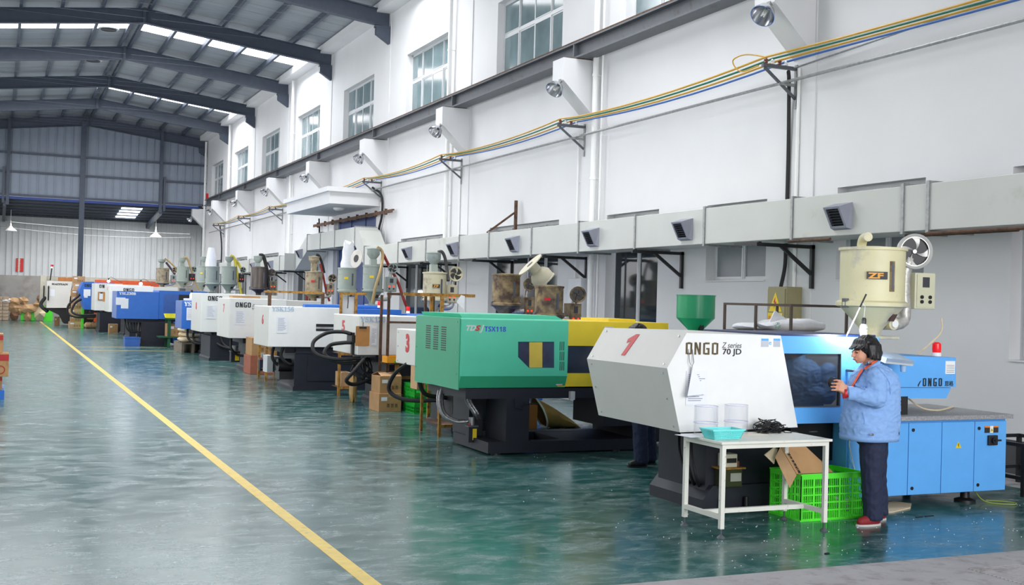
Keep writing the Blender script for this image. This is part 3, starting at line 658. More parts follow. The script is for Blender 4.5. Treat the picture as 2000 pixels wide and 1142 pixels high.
    if gauge:
        g = XZ(cx+gauge[0], gauge[1], Y-.1); r = gauge[2]*pm
        MB().cyl((g[0], Y-.02, g[1]), (g[0], Y-.1, g[1]), r*1.6, 16).build('flange_elbow', m, t)
        MB().cyl((g[0], Y-.1, g[1]), (g[0], Y-.12, g[1]), r, 16).build('gauge', WHITE, t)
    return t
def beacon(px, py, Y, z0=None):
    pass

# ---- machine 1: the big white cover in front
Y1 = 8.25
m1 = thing('moulding_machine', 'white and light blue moulding machine marked 1 beside the person', 'machine', (6.8, 8.9, 0))
P = [XZ(1341, 650, Y1), XZ(1303, 719, Y1), XZ(1328, 844, Y1), XZ(1557, 834, Y1), XZ(1524, 655, Y1)]
(ax_, az_), (bx_, bz_), (cx_, cz_), (dx_, dz_), (ex_, ez_) = P
c1 = MB().prism(P, 1, Y1, 9.68).build('clamp_cover', CREAM, m1)
MB().prism([(x+(-.002 if i < 3 else .002), z) for i, (x, z) in enumerate(P)], 1, Y1-.004, Y1).build('front_panel', WHITE, c1)
o = Vector((ax_, 0, az_)); w = Vector((bx_, 0, bz_)); vd = (o-w).normalized(); nn = Vector((-vd.z, 0, vd.x))
pg = [(.035, 0), (.10, 0), (.152, .225), (.10, .225), (.0, .168), (.012, .128), (.068, .152)]
o1 = w+vd*.075+Vector((0, 9.13, 0))+nn*.002; P1 = [o1+Vector((0, -1, 0))*a_+vd*b_ for a_, b_ in pg]; N1 = len(P1)
MB().add(P1+[p+nn*.002 for p in P1], [tuple(range(N1)), tuple(range(2*N1-1, N1-1, -1))]+[(i, (i+1) % N1, N1+(i+1) % N1, N1+i) for i in range(N1)]).build('number_marking', RED, c1)
g = MB(); x0, z0 = XZ(1338.5, 692, Y1); x1, z1 = XZ(1338.5, 668, Y1)
BR = mat('bronze_lettering', (96, 84, 58), .3, metal=.4, var=.4, scale=8)
for i, ch in enumerate('ONGO'): block_letters(MB(), ch, XZ(1338.5+i*17, 692, Y1)[0], Y1-.004, z0, z1-z0, .60, .1).build('letter', BR, c1)
a = XZ(1409, 679, Y1); text('series_mark', 'Z series', (a[0], Y1-.005, a[1]), .068, DGREY, c1, shear=.25, fit=.20)
a = XZ(1410, 691.5, Y1); text('series_mark', '70 JD', (a[0], Y1-.005, a[1]), .068, INK, c1, fit=.19, bold=.001)
bolts([(p[0]-.001, y, p[1]) for y in (8.33, 9.6) for p in ((bx_+.012, bz_-.045), (bx_+.06, bz_-.26), (cx_-.008, cz_+.04))], (-1, 0, 0), c1)
bolts([(p[0]-.002, y, p[1]) for y in (8.33, 9.6) for p in ((bx_+.02, bz_+.03), (ax_-.02, az_-.03))], (-1, 0, .3), c1)
# papers and calendar stickers
a, b = XZ(1338, 792, Y1), XZ(1381, 724, Y1); sheet(a[0], b[0], a[1], b[1], Y1-.006, m1, lines=14)
a = XZ(1347, 712, Y1); fp = MB(); q = [XZ(1347, 714, Y1), XZ(1331, 771, Y1), XZ(1374, 769, Y1)]
fp.add([(q[0][0], Y1-.05, q[0][1]), (q[1][0], Y1-.09, q[1][1]), (q[2][0], Y1-.04, q[2][1]), (q[0][0]+.01, Y1-.015, q[0][1]), (q[1][0]+.05, Y1-.015, q[1][1]-.02), (q[2][0], Y1-.015, q[2][1])], [(0, 1, 2), (3, 5, 4), (0, 3, 4, 1), (1, 4, 5, 2), (2, 5, 3, 0)])
lab(fp.build('folded_paper', PAPER, m1), 'folded white paper hanging from a hook')
MB().tube([(a[0]-.02, Y1-.006, a[1]+.13), (a[0]-.02, Y1-.03, a[1]+.02), (a[0]-.005, Y1-.045, a[1]-.01), (a[0]+.02, Y1-.03, a[1]+.02), (a[0]+.02, Y1-.006, a[1]+.13)], .004, 6).build('hook', CHROME, m1)
for k, (p, q) in enumerate(((1486, 1500), (1500, 1509), (1510, 1523))):
    a, b = XZ(p, 677, Y1), XZ(q, 661 if k != 1 else 663, Y1)
    s = MB().box(a[0], b[0], Y1-.007, Y1-.004, a[1], b[1]).build('sticker', mat('pale_grey_sticker', (186, 190, 200), .5) if k != 1 else WHITE, m1)
    if k != 1: MB().box(a[0], b[0], Y1-.008, Y1-.007, b[1]-.018, b[1]).build('sticker_band', SKY, s)
    else: text('sticker_mark', 'e', (a[0]+.002, Y1-.0075, a[1]+.018), .06, SKY, s)
# door section
a0, a1 = XZ(1524, 657, Y1)[0], XZ(1719, 657, Y1)[0]; zt_, zb_ = 1.565, .80
wx0, wz1 = XZ(1529, 690, Y1); wx1, wz0 = XZ(1642, 793, Y1)
dm = MB(); yb = Y1+.012
dm.box(a0-.05, a1, yb, yb+.05, wz1, zt_).box(a0+.0, a1, yb, yb+.05, zb_, wz0).box(wx1, a1, yb, yb+.05, wz0, wz1).box(a0-.05, wx0, yb, yb+.05, wz0, wz1)
dm.box(a1-.04, a1, yb+.05, 9.5, zb_, zt_)
gd = dm.build('safety_gate', SKY, m1)
MB().box(wx0, wx1, yb+.02, yb+.028, wz0, wz1).build('gate_window', mat('reflective_gate_glass', (46, 52, 60), .03, var=.3, alpha=.82, spec=1.2), gd)
MB().box(wx1-.004, wx1+.004, yb-.002, yb+.02, wz0, wz1).box(wx0, wx1, yb-.002, yb+.01, wz0-.006, wz0+.002).build('window_gasket', DGREY, gd)
MB().box(a0, a1, Y1+.06, 9.45, zt_-.02, zt_+.02).build('top_panel', mat('navy_top_panel', (28, 46, 92), .4), m1)
MB().box(a0+.1, a1-.1, Y1+.5, 9.3, .84, 1.5).build('platen', DGREY, m1)
for z in (.96, 1.36): MB().cyl((a0-.2, Y1+.35, z), (a1-.1, Y1+.35, z), .045, 16).build('tie_bar', CHROME, m1)
hx, hz = XZ(1655, 723, Y1); MB().tube([(hx, Y1+.01, hz), (hx, Y1-.05, hz), (hx+.05, Y1-.055, hz), (hx+.052, Y1-.05, hz-.09), (hx+.052, Y1+.01, hz-.095)], .012, 10).build('gate_handle', DGREY, m1)
# base below the clamp end
b1 = MB().box(5.78, 6.97, 8.70, 9.5, .08, .80).build('bed', DARK, m1)
MB().prism([(5.72, 0), (5.72, .10), (5.82, .22), (6.97, .22), (6.97, 0)], 1, 8.64, 9.55).build('plinth', DARK, b1)
MB().box(6.5, 6.97, 8.45, 8.7, .44, .80).build('bed_box', BLACK, b1)
for k, (x, y) in enumerate(((5.9, 8.6), (6.15, 8.6))): foot(x, y, m1, .05)
# lubricator on the bed
lx0, lz1 = XZ(1417, 887, 8.58); lx1, lz0 = XZ(1440, 912, 8.58); lz2 = XZ(1440, 950, 8.58)[1]
lu = MB().box(lx0, lx1, 8.58, 8.7, lz0, lz1, .006).build('lubricator', mat('lubricator_body', (216, 210, 186), .4), m1)
MB().box(lx0+.015, lx1-.012, 8.575, 8.58, lz0+.04, lz0+.08).build('display', BLACK, lu)
MB().box(lx0-.06, lx1+.07, 8.55, 8.7, lz0-.014, lz0).build('bracket_plate', OCHRE, lu)
MB().box(lx0-.03, lx1+.05, 8.57, 8.7, lz2, lz0-.015, .006).build('oil_tank', mat('dark_oil_tank', (60, 62, 42), .2), lu)
MB().box(lx0+.05, lx1+.035, 8.565, 8.57, lz2+.05, lz0-.05).build('tank_label', mat('grey_tank_label', (160, 160, 150), .5), lu)
MB().cyl((lx1+.03, 8.62, lz0), (lx1+.03, 8.62, lz0+.05), .018, 10).build('filler_cap', INS, lu)
for k in range(3): MB().tube(spline([(5.75, 8.9+.1*k, .7), (5.66, 8.75+.1*k, .5), (5.68, 8.7+.08*k, .3), (5.78, 8.8+.08*k, .2)], 6), .014, 8).build('hose', RUBBER, m1)
# injection unit
Y1b = 8.33
q = [XZ(1719, 694, Y1b), XZ(1867, 698, Y1b), XZ(1867, 756, Y1b), XZ(1719, 756, Y1b)]
ic = MB().prism(q, 1, Y1b, 9.25).build('injection_cover', SKY, m1)
q2 = [XZ(1719, 757, Y1b), XZ(1861, 757, Y1b), XZ(1851, 778, Y1b), XZ(1719, 778, Y1b)]
MB().prism(q2, 1, Y1b+.02, 9.2).build('lower_cover', SKY, ic)
for i, ch in enumerate('ONGO'):
    a = XZ(1802+i*10.3, 754, Y1b); b = XZ(1802, 738, Y1b); block_letters(MB(), ch, a[0], Y1b, a[1], b[1]-XZ(1802, 754, Y1b)[1], .52, .1).build('letter', INK, ic)
a = XZ(1844.5, 753, Y1b); text('maker_characters', '恩格', (a[0], Y1b-.002, a[1]), .055, INK, ic)
a = XZ(1793, 755, Y1b); MB().prism([(a[0], a[1]), (a[0]+.035, a[1]+.06), (a[0]+.02, a[1]+.05), (a[0]-.005, a[1]+.015)], 1, Y1b-.004, Y1b).build('leaf_mark', INK, ic)
a, b = XZ(1846, 730, Y1b), XZ(1865, 705, Y1b); s = MB().box(a[0], b[0], Y1b-.004, Y1b, a[1], b[1]).build('data_plate', WHITE, ic)
g = MB()
for k in range(5): g.box(a[0]+.01, b[0]-.01, Y1b-.005, Y1b-.004, a[1]+.015+.016*k, a[1]+.020+.016*k)
g.build('printed_lines', PRINT, s)['kind'] = 'stuff'
bx, bz = XZ(1829, 697, Y1b+.3)
bb = MB().lathe((bx, Y1b+.3, bz), [(.045, 0), (.045, .035), (.038, .045)], 18).build('beacon_base', WHITE, m1)
MB().lathe((bx, Y1b+.3, bz+.045), [(.04, 0), (.043, .03), (.04, .085), (.02, .10)], 18).build('beacon_lens', mat('red_beacon_lens', (190, 16, 24), .15, emit=(255, 20, 20), es=.4), bb)
MB().box(7.3, 7.75, 8.35, 9.2, .85, 1.02).box(7.5, 7.82, 8.6, 9.1, .85, .92).build('slide_carriage', BLACK, m1)
dp = MB().box(6.98, 8.92, 8.2, 9.32, .81, .85).build('deck_plate', mat('chequer_plate', (158, 158, 160), .4, metal=.3, var=.35, scale=60, bump=.4), m1)
MB().tube(spline([(7.95, 8.6, 1.0), (8.05, 8.5, .9), (8.25, 8.5, .87), (8.6, 8.7, .87), (8.85, 8.9, .86)], 6), .008, 6).build('wire', SACK, m1)
# electrical cabinet
cb1 = MB().box(6.98, 8.89, 8.27, 9.3, .12, .81).build('cabinet', SKY, m1)
sx_ = [6.99]+[XZ(p, 900, Y1)[0] for p in (1773, 1838, 1902)]+[8.885]
for i, (a, b) in enumerate(zip(sx_, sx_[1:])):
    d = MB().box(a+.004, b-.004, Y1-.004, 8.27, .125, .785, .003).build('cabinet_door', SKY, m1)
    if i in (1, 3):
        for z in (.72, .185): MB().cyl((a+.05, Y1-.012, z), (a+.05, Y1-.004, z), .016, 12).build('door_lock', BLACK, d)
a, b = XZ(1927, 869, Y1), XZ(1945, 849, Y1); sw = MB().box(a[0], b[0], Y1-.03, Y1-.004, a[1], b[1], .006).build('isolator_switch', INK, m1)
MB().cyl(((a[0]+b[0])/2, Y1-.05, (a[1]+b[1])/2), ((a[0]+b[0])/2, Y1-.03, (a[1]+b[1])/2), .03, 14).box((a[0]+b[0])/2-.008, b[0]+.012, Y1-.06, Y1-.045, (a[1]+b[1])/2-.006, (a[1]+b[1])/2+.01).build('switch_knob', BLACK, sw)
def tri(cx, cz, h, y, par):
    s = MB().prism([(cx-h*.58, cz-h*.5), (cx+h*.58, cz-h*.5), (cx, cz+h*.5)], 1, y-.003, y).build('warning_triangle', YELLOW, par)
    MB().prism([(cx-.002, cz+h*.3), (cx+h*.1, cz+.0), (cx+.002, cz), (cx+h*.06, cz-h*.36), (cx-h*.12, cz-h*.05), (cx-.004, cz-h*.05)], 1, y-.005, y-.003).build('lightning_mark', INK, s)
a = XZ(1871, 868, Y1); tri(a[0], a[1], .062, Y1-.004, m1)
a, b = XZ(1922, 845, Y1), XZ(1949, 831, Y1)
s = MB().box(a[0], b[0], Y1-.007, Y1-.004, a[1], b[1]).build('warning_label', mat('black_label', (40, 38, 38), .5), m1)
MB().box(a[0], b[0], Y1-.008, Y1-.007, b[1]-.014, b[1]).build('label_band', mat('orange_band', (240, 130, 30), .5), s)
MB().box((a[0]+b[0])/2-.02, (a[0]+b[0])/2+.02, Y1-.0085, Y1-.007, a[1], b[1]).build('label_field', WHITE, s); tri((a[0]+b[0])/2, (a[1]+b[1])/2-.004, .034, Y1-.0085, s)
a, b = XZ(1742, 851, Y1), XZ(1756, 837, Y1); s = MB().box(a[0], b[0], Y1-.007, Y1-.004, a[1], b[1]).build('warning_label', mat('black_label', (40, 38, 38), .5), m1)
MB().box(a[0], b[0], Y1-.008, Y1-.007, b[1]-.014, b[1]).build('label_band', mat('orange_band', (240, 130, 30), .5), s)
for x in (7.3, 8.55): foot(x, 8.42, m1, .1)
foot(8.55, 9.2, m1, .1); foot(7.3, 9.2, m1, .1)
MB().tube(spline([(8.62, 8.4, .14), (8.66, 8.28, .02), (8.82, 8.1, .012), (8.92, 8.15, .012), (8.88, 8.25, .012), (8.75, 8.35, .012)], 6), .005, 6).build('earth_wire', mat('green_yellow_wire', (150, 170, 60), .5), m1)
# operator panel on its arm
a, b = XZ(1722, 696, 8.1), XZ(1776, 704, 8.1)
op = MB().obox(((a[0]+b[0])/2, 8.16, (a[1]+b[1])/2+.01), ((b[0]-a[0])/2, 0, -.012), (0, .12, .03), (0, -.004, .014)).build('operator_panel', mat('panel_grey', (150, 166, 186), .35), m1)
MB().obox(((a[0]+b[0])/2, 8.16, (a[1]+b[1])/2-.012), ((b[0]-a[0])/2, 0, -.012), (0, .11, .03), (0, -.004, .010)).build('panel_underside', ALU, op)
MB().lathe((b[0]-.07, 8.1, b[1]-.10), [(.022, 0), (.034, .1)], 14).build('cup_holder', mat('bluish_cup', (170, 200, 232), .25), op)
MB().bar((a[0]+.08, 8.2, a[1]-.02), (a[0]+.02, 8.3, a[1]-.12), .03).build('panel_arm', DGREY, op)
# dryer of machine 1
def elbow(t, X, zt, R): MB().tube(spline([(X-R*.45, 9.0, zt), (X-R*.45, 9.0, zt+.05), (X-R*.52, 8.95, zt+.10), (X-R*.62, 8.85, zt+.11)], 6), .045, 14).build('inlet_elbow', CREAMH, t)
dryer('big aged cream hopper dryer marked ZF behind the person', 1705, 48, 487, 590, 655, 9.0, CREAMH, blower=(78, 491, 27), box=(102, 532, 604, 19), badge=('ZF', BLACK, mat('orange_badge_letters', (226, 160, 60), .5)), gauge=(41, 632, 6), leds=0, lidtube=elbow, boxm=mat('pale_cream_box', (206, 204, 176), .4, var=.03), bm_=mat('light_grey_casting', (190, 190, 186), .35, metal=.3))
cable('dryer_cable', [(8.72, 8.95, 1.75), (8.66, 8.9, 1.6), (8.45, 8.95, 1.4), (8.22, 8.95, 1.2), (8.2, 8.9, 1.06)], .008, 'thin pale cable hanging from the big dryer to the machine', SACK)

# ---- machine 2: green and yellow
Y2 = 12.4
m2 = thing('moulding_machine', 'sea green and yellow moulding machine behind the white one marked 1', 'machine', (6.5, 13, 0))
x0, x1 = XZ(900, 690, Y2)[0], XZ(1109, 690, Y2)[0]
# cover: folded sheet, cross-section in YZ, extruded along X
fr = MB(); yv = 13.95
fr.prism([(Y2, .93), (Y2, 1.585), (Y2+.05, 1.60), (yv, 1.60), (yv, .75), (Y2+.06, .79)], 0, x0, x1)
c2 = fr.build('clamp_cover', GREEN, m2)
MB().prism([(x0+.05, 1.6), (x0+.02, 1.645), (x1-.12, 1.645), (x1-.02, 1.6)], 1, Y2+.12, yv-.1).build('top_ridge', GREEN, c2)
MB().box(x0-.012, x0, Y2+.03, yv, .77, 1.595).build('end_panel', GREEN_SHADED, c2)  # same enamel as the cover, painted darker for the shaded end face
MB().prism([(Y2-.001, .93), (Y2+.057, .792), (Y2+.075, .79), (Y2+.02, .935)], 0, x0+.004, x1-.004).build('lower_fold', GREEN_SHADED, c2)  # downward-facing fold, its shade painted as a darker green
for k in range(3):
    for j in range(11):
        y = 13.56-k*.27-.0; z = 1.47-j*.027; MB().box(x0-.015, x0-.012, y-.16, y, z, z+.012).build('vent_slot', BLACK, c2)
for j in range(3):
    for k in range(3):
        a = XZ(1093.5+k*3.6, 667+j*19.5, Y2); MB().box(a[0], a[0]+.008, Y2-.003, Y2+.001, a[1]-.105, a[1]).build('vent_slot', BLACK, c2)
q = [XZ(1012, 667, Y2), XZ(1082, 667, Y2), XZ(1082, 718, Y2), XZ(1033, 718, Y2), XZ(1012, 697, Y2)]
MB().prism(q, 1, Y2-.003, Y2-.001).build('cover_window', mat('dark_blue_pane', (58, 66, 88), .12, var=.3), c2)
q = [XZ(1033.5, 668, Y2), XZ(1059, 668, Y2), XZ(1059, 717.5, Y2), XZ(1033.5, 717.5, Y2)]
MB().prism(q, 1, Y2-.004, Y2-.003).build('yellow_bar_behind_pane', mat('muted_yellow', (214, 188, 72), .35), c2)
a = XZ(908, 645, Y2)
text('maker_letters', 'TD', (a[0], Y2-.002, a[1]), .085, ALU, c2, shear=.35, sx=1.1, bold=.003); text('maker_letters', 'S', (a[0]+.125, Y2-.002, a[1]), .085, RED, c2, shear=.3, bold=.004, sx=1.3); text('maker_letters', 'J', (a[0]+.195, Y2-.002, a[1]), .095, ALU, c2, shear=.35, bold=.003)
text('model_letters', '𝗧𝗦𝗫𝟭𝟭𝟴', (XZ(946, 646, Y2)[0], Y2-.002, XZ(946, 647, Y2)[1]), .082, mat('blue_lettering', (30, 74, 200), .5), c2, fit=.27)
bolts([(x0-.012, y, z) for y in (12.5, 13.9) for z in (1.55, 1.2, .95)], (-1, 0, 0), c2)
a, b = XZ(1089, 753, Y2), XZ(1101, 750, Y2); MB().box(a[0], b[0], Y2+.035, Y2+.052, a[1], b[1]).build('sticker', mat('pinkish_sticker', (216, 180, 180), .5), c2)
# yellow body
yy = Y2+.05; xa, xb, xc = x1-.1, XZ(1305, 640, yy)[0], XZ(1185, 700, yy)[0]
MB().box(xa, xb, yy, 13.8, 1.29, 1.585).build('upper_cover', YELLOW, m2)
MB().box(xa, xb, yy, 13.8, .80, .96).build('lower_cover', YELLOW, m2)
MB().box(xa, xb, yy+.03, 13.7, .96, 1.29).build('sliding_window', mat('dark_blue_pane2', (44, 50, 64), .12, var=.2, scale=3), m2)
a = XZ(1180, 641, yy); s = MB().box(a[0]-.005, a[0]+.12, yy-.02, yy, a[1]-.06, a[1]+.02).build('caution_plate', ALU, m2); MB().box(a[0]+.005, a[0]+.11, yy-.022, yy-.02, a[1]-.02, a[1]+.01).build('caution_band', RED, s)
MB().box(XZ(1212, 600, yy)[0], xb-.3, yy+.3, 13.5, 1.585, 1.62).build('hatch', YELLOW, m2)
# frame below
f2 = Y2+.08
MB().box(4.98, 7.4, f2, 13.75, .66, .78).build('bed', DARK, m2)
xq = [XZ(p, 800, f2)[0] for p in (989, 1034)]
MB().box(xq[0], xq[1], f2, 13.1, .14, .66).build('pedestal', DARK, m2)
MB().box(xq[0]-.2, xq[0]-.02, 13.15, 13.7, .14, .66).build('rear_pedestal', DARK, m2)
MB().box(xq[0]-.22, 7.5, f2-.0, f2+.16, .02, .15).box(xq[0]-.22, 7.5, 13.4, 13.62, .02, .15).box(xq[0]-.22, xq[0]+.35, f2+.16, 13.4, .02, .15).box(6.3, 7.5, f2+.16, 13.4, .02, .148).build('base_frame', DARK, m2)
MB().box(6.85, 7.9, f2+.1, 13.4, .30, .66).build('motor_tank', DARK, m2)
MB().box(7.3, 8.9, 12.5, 13.7, .1, .82).build('rear_cabinet', DARK, m2)
MB().box(xb-.1, 9.0, 12.7, 13.6, 1.0, 1.3).build('injection_cover', GREEN, m2)
MB().tube([(5.6, 12.46, .66), (5.6, 12.42, .56), (5.68, 12.42, .54), (5.72, 12.44, .6), (5.9, 12.44, .6)], .008, 6).build('cable', RUBBER, m2)
sv = XZ(1115, 775, f2); MB().box(sv[0]-.03, sv[0]+.03, f2-.05, f2, sv[1]-.03, sv[1]+.07).build('limit_switch', ALU, m2)
for x, y in ((xq[0]-.1, f2+.05), (7.0, f2+.05), (xq[0]-.1, 13.5)): foot(x, y, m2, .06)
# oil pump with yellow label at its end
def lubricator(px, py0, py1, Y, par, yl=True):
    a, b = XZ(px-9, py1, Y), XZ(px+9, py0, Y); w = b[0]-a[0]; h = b[1]-a[1]
    l = MB().box(a[0], b[0], Y, Y+w, a[1], a[1]+h*.62, .004).build('oil_pump', DARK, par)
    MB().box(a[0]-.01, b[0]+.01, Y-.01, Y+w, a[1]+h*.62, a[1]+h*.68).build('pump_plate', DGREY, l)
    MB().cyl(((a[0]+b[0])/2, Y+w/2, a[1]+h*.68), ((a[0]+b[0])/2, Y+w/2, b[1]), w*.32, 14).build('pump_motor', GALV, l)
    MB().cyl((a[0]+w*.15, Y+w*.2, a[1]+h*.68), (a[0]+w*.15, Y+w*.2, a[1]+h*.76), w*.1, 10).build('red_cap', RED, l)
    MB().box(a[0]+w*.45, a[0]+w*.92, Y-.004, Y, a[1]+h*.1, a[1]+h*.55).build('yellow_label', YELLOW, l)
lubricator(924, 815, 864, 12.95, m2)
for k, (dx, dy) in enumerate(((0, 0), (.05, .05), (.02, .12))):
    MB().tube(spline([(5.02+dx, 13.3+dy, .78), (4.95+dx, 13.25+dy, .6), (4.96+dx, 13.15+dy, .42), (5.08+dx, 13.05+dy, .34), (5.22+dx, 13.0+dy, .34)], 6), .02, 8).build('foil_hose', mat('foil_hose', (150, 150, 152), .3, metal=.7, var=.3, scale=40, bump=.7), m2)
    MB().tube(spline([(5.2+dx, 13.0+dy, .78), (5.2+dx, 12.95+dy, .6), (5.28+dx, 12.9+dy, .45), (5.33+dx, 12.95+dy, .38)], 6), .018, 8).build('foil_hose', MATS['foil_hose'], m2)
# green feed hopper
fx, fz = XZ(1359.5, 578, 13.1); fr_ = XZ(1391, 578, 13.1)[0]-fx; z2 = XZ(1359, 621, 13.1)[1]; z3 = XZ(1359, 650, 13.1)[1]
t = thing('feed_hopper', 'green round feed hopper with conical bottom above the white machine marked 1', 'hopper', (fx, 13.1, z3))
GR = mat('emerald_enamel', (34, 150, 104), .3, var=.05)
MB().lathe((fx, 13.1, z3-.2), [(.05, 0), (.06, .2), (fr_, z2-z3+.2), (fr_, fz-z3+.2), (fr_*1.03, fz-z3+.2), (fr_*1.03, fz-z3+.215), (fr_*.97, fz-z3+.215), (fr_*.96, z2-z3+.2), (.04, .2)], 32).build('hopper_shell', GR, t)
MB().box(fx-.03, fx+.03, 13.1-fr_*.64, 13.1-fr_*.45, z3+.02, z3+.12).build('sight_window', BLACK, t)
MB().box(fx-.14, fx+.14, 12.96, 13.24, 1.3, z3-.19).build('hopper_throat', DGREY, t)

# ---- the generic machine further down the row
def machine(label, Y, cover, depth, cm, x_end, bodym, base=None, body=None, top=None, txt=None, num=None, chamfer=0, zinj=1.5, endm=None, profile=None, depth_b=1.2, rear_x=None):
    """cover = pixel corners (left, top, right, bottom) of the front face on the plane Y"""
    l, tp_, r, bt = cover; x0, z1 = XZ(l, tp_, Y); x1, _ = XZ(r, tp_, Y); _, z0 = XZ(l, bt, Y)
    t = thing('moulding_machine', label, 'machine', ((x0+x_end)/2, Y+depth/2, 0))
    if profile: P = [XZ(*q, Y) for q in profile]; c = MB().prism(P, 1, Y, Y+depth).build('clamp_cover', cm, t)
    else: c = MB().box(x0, x1, Y, Y+depth, z0, z1, .008).build('clamp_cover', cm, t)
    if not profile: MB().box(x0-.006, x0, Y+.02, Y+depth-.02, z0+.01, z1-.01).build('end_panel', endm or cm, c)
    zt = top if top else z1-.02
    x = x1
    for (w, za, zb_, m_) in (body or [(.9, z0, zt, bodym)]):
        MB().box(x, x+w, Y+.03, Y+depth-.05, za, zb_, .006).build('gate_section', m_, t); x += w
    MB().box(x, x_end, Y+.1, Y+depth-.2, zinj-.38, zinj, .006).build('injection_cover', bodym, t)
    MB().box(x0+.35, x, Y+.12, Y+depth-.1, z0-.12, z0).build('bed', DARK, t)
    bl, br = base or (x0+.55, x0+1.5)
    MB().box(bl, br, Y+.05, Y+depth-.1, .05, z0-.1, .01).build('pedestal', DARK, t)
    MB().prism([(bl-.03, .0), (bl-.03, .06), (bl, .1), (br, .16), (br, 0)], 1, Y+.02, Y+depth).build('plinth', DARK, t)
    MB().box(rear_x or br+.15, x_end-.1, Y+.1, Y+depth-.1, .08, .82, .01).build('rear_cabinet', bodym if bodym is not WHITE else CREAM, t)
    if num:
        s, h, zf, yo = num; text('number_marking', s, (x0-.008, Y+yo, z0+(z1-z0)*zf), h, RED, c, 'end', bold=.008, sx=.85)
    if txt:
        for s, px, py, sz, m_, sq in txt:
            a = XZ(px, py, Y)
            if sq:
                xx = a[0]
                for ch in s: block_letters(MB(), ch, xx, Y-.001, a[1], sz, .60, .1).build('letter', m_, c); xx += sz*.72
            else: text('model_letters', s, (a[0], Y-.002, a[1]), sz, m_, c, bold=.002)
    return t, c, (x0, x1, z0, z1)
SIL = mat('silver_lettering', (164, 186, 212), .35, metal=.2)
def hoses(par, pts_list, r=.022):
    for pts in pts_list: MB().tube(spline(pts, 6), r, 8).build('hose', RUBBER, par)
# machine 3: mostly hidden behind the green one
m3, c3, q3 = machine('low white moulding machine marked 3, mostly hidden behind the green one', 14.8, (823, 646, 1000, 717), 1.05, CREAM, 8.6, BLUE, base=(5.75, 6.8), rear_x=8.1)
text('number_marking', '3', (q3[0]-.009, 15.42, q3[2]+.19), .33, RED, c3, 'end', bold=.016, sx=1.0)
bolts([(q3[0]-.006, y, z) for y in (14.9, 15.75) for z in (q3[2]+.04, q3[3]-.05, (q3[2]+q3[3])/2)], (-1, 0, 0), c3)
hoses(m3, [[(5.3, 15.3, .95), (5.15, 15.6, .75), (5.1, 15.7, .5), (5.3, 15.5, .38), (5.7, 15.2, .4)], [(5.35, 15.0, .95), (5.3, 15.0, .7), (5.4, 15.0, .5), (5.7, 15.0, .45)]], .03)
MB().box(5.7, 6.0, 14.75, 15.0, .25, .6).build('motor', BLACK, m3)
# machine 5
m5, c5, q5 = machine('white moulding machine marked 5 carrying a brown clipboard', 18.3, (700, 616, 818, 693), 1.5, WHITE, 8.9, BLUE, base=(5.95, 6.9), endm=CREAM, body=[(.28, .86, 1.5, WHITE), (.9, .86, 1.52, BLUE)])
text('number_marking', '5', (q5[0]-.009, 19.25, q5[2]+.36), .26, RED, c5, 'end', bold=.008, sx=1.5)
a = XZ(704, 628, 18.3); text('model_letters', '𝐘𝐒𝐊𝟏𝟐𝟎', (a[0], 18.296, a[1]), .12, SIL, c5, bold=.001, fit=.43)
q = MB(); a, b = XZ(787, 667, 18.3), XZ(818, 652, 18.3); q.box(a[0], b[0], 18.296, 18.299, a[1], b[1]); sl = q.build('slot', BLACK, c5); MB().box(a[0], b[0], 18.29, 18.296, a[1]+.03, a[1]+.07).build('slot_bar', CHROME, sl)
a, b = XZ(719, 674, 18.3), XZ(736, 639, 18.3); sheet(a[0]+.05, b[0], a[1], b[1], 18.296, m5, lines=10)
a, b = XZ(694, 675, 18.27), XZ(722, 637, 18.27)
t = thing('clipboard', 'brown clipboard with black clip hanging on the machine marked 5', 'clipboard', (a[0], 18.27, a[1]))
MB().box(a[0], b[0], 18.262, 18.27, a[1], b[1]).build('board', mat('hardboard_brown', (182, 126, 66), .5, var=.08), t); MB().box((a[0]+b[0])/2-.06, (a[0]+b[0])/2+.06, 18.25, 18.262, b[1]-.04, b[1]-.01).build('clip', BLACK, t); MB().tube([((a[0]+b[0])/2, 18.26, b[1]-.01), ((a[0]+b[0])/2, 18.25, b[1]+.06), ((a[0]+b[0])/2, 18.28, b[1]+.07)], .008, 6).build('hook', CHROME, t)
# black hose stand at its end
hs = MB(); a = XZ(684, 652, 18.28); z0_, z1_ = XZ(684, 694, 18.28)[1], XZ(684, 650, 18.28)[1]
hs.box(q5[0]-.05, q5[0]-.01, 18.45, 18.53, z0_, z1_).box(q5[0]-.07, q5[0]-.01, 18.4, 18.7, z1_-.16, z1_-.04); hs.build('valve_block', BLACK, m5)
hoses(m5, [[(5.33, 18.5, 1.2), (5.2, 18.6, 1.23), (5.0, 18.8, 1.2), (4.78, 18.8, 1.05), (4.8, 18.7, .86), (5.1, 18.6, .78), (5.5, 18.5, .8)], [(5.33, 18.48, 1.06), (5.2, 18.55, 1.05), (5.05, 18.75, 1.0), (4.95, 18.7, .85), (5.2, 18.65, .72), (5.6, 18.5, .74)], [(5.5, 18.3, .8), (5.3, 18.2, .6), (5.2, 18.25, .45), (5.4, 18.4, .38), (5.8, 18.5, .5)]], .032)
for k in range(12):
    a_ = random.uniform(0, 6.28); MB().tube(spline([(5.6+.12*cos(a_), 18.7+.1*sin(a_), .8), (5.55+.18*cos(a_+k), 18.6, .6), (5.65+.12*sin(a_), 18.5, .45), (5.8, 18.8, .35)], 5), .014, 6).build('hose', RUBBER, m5)
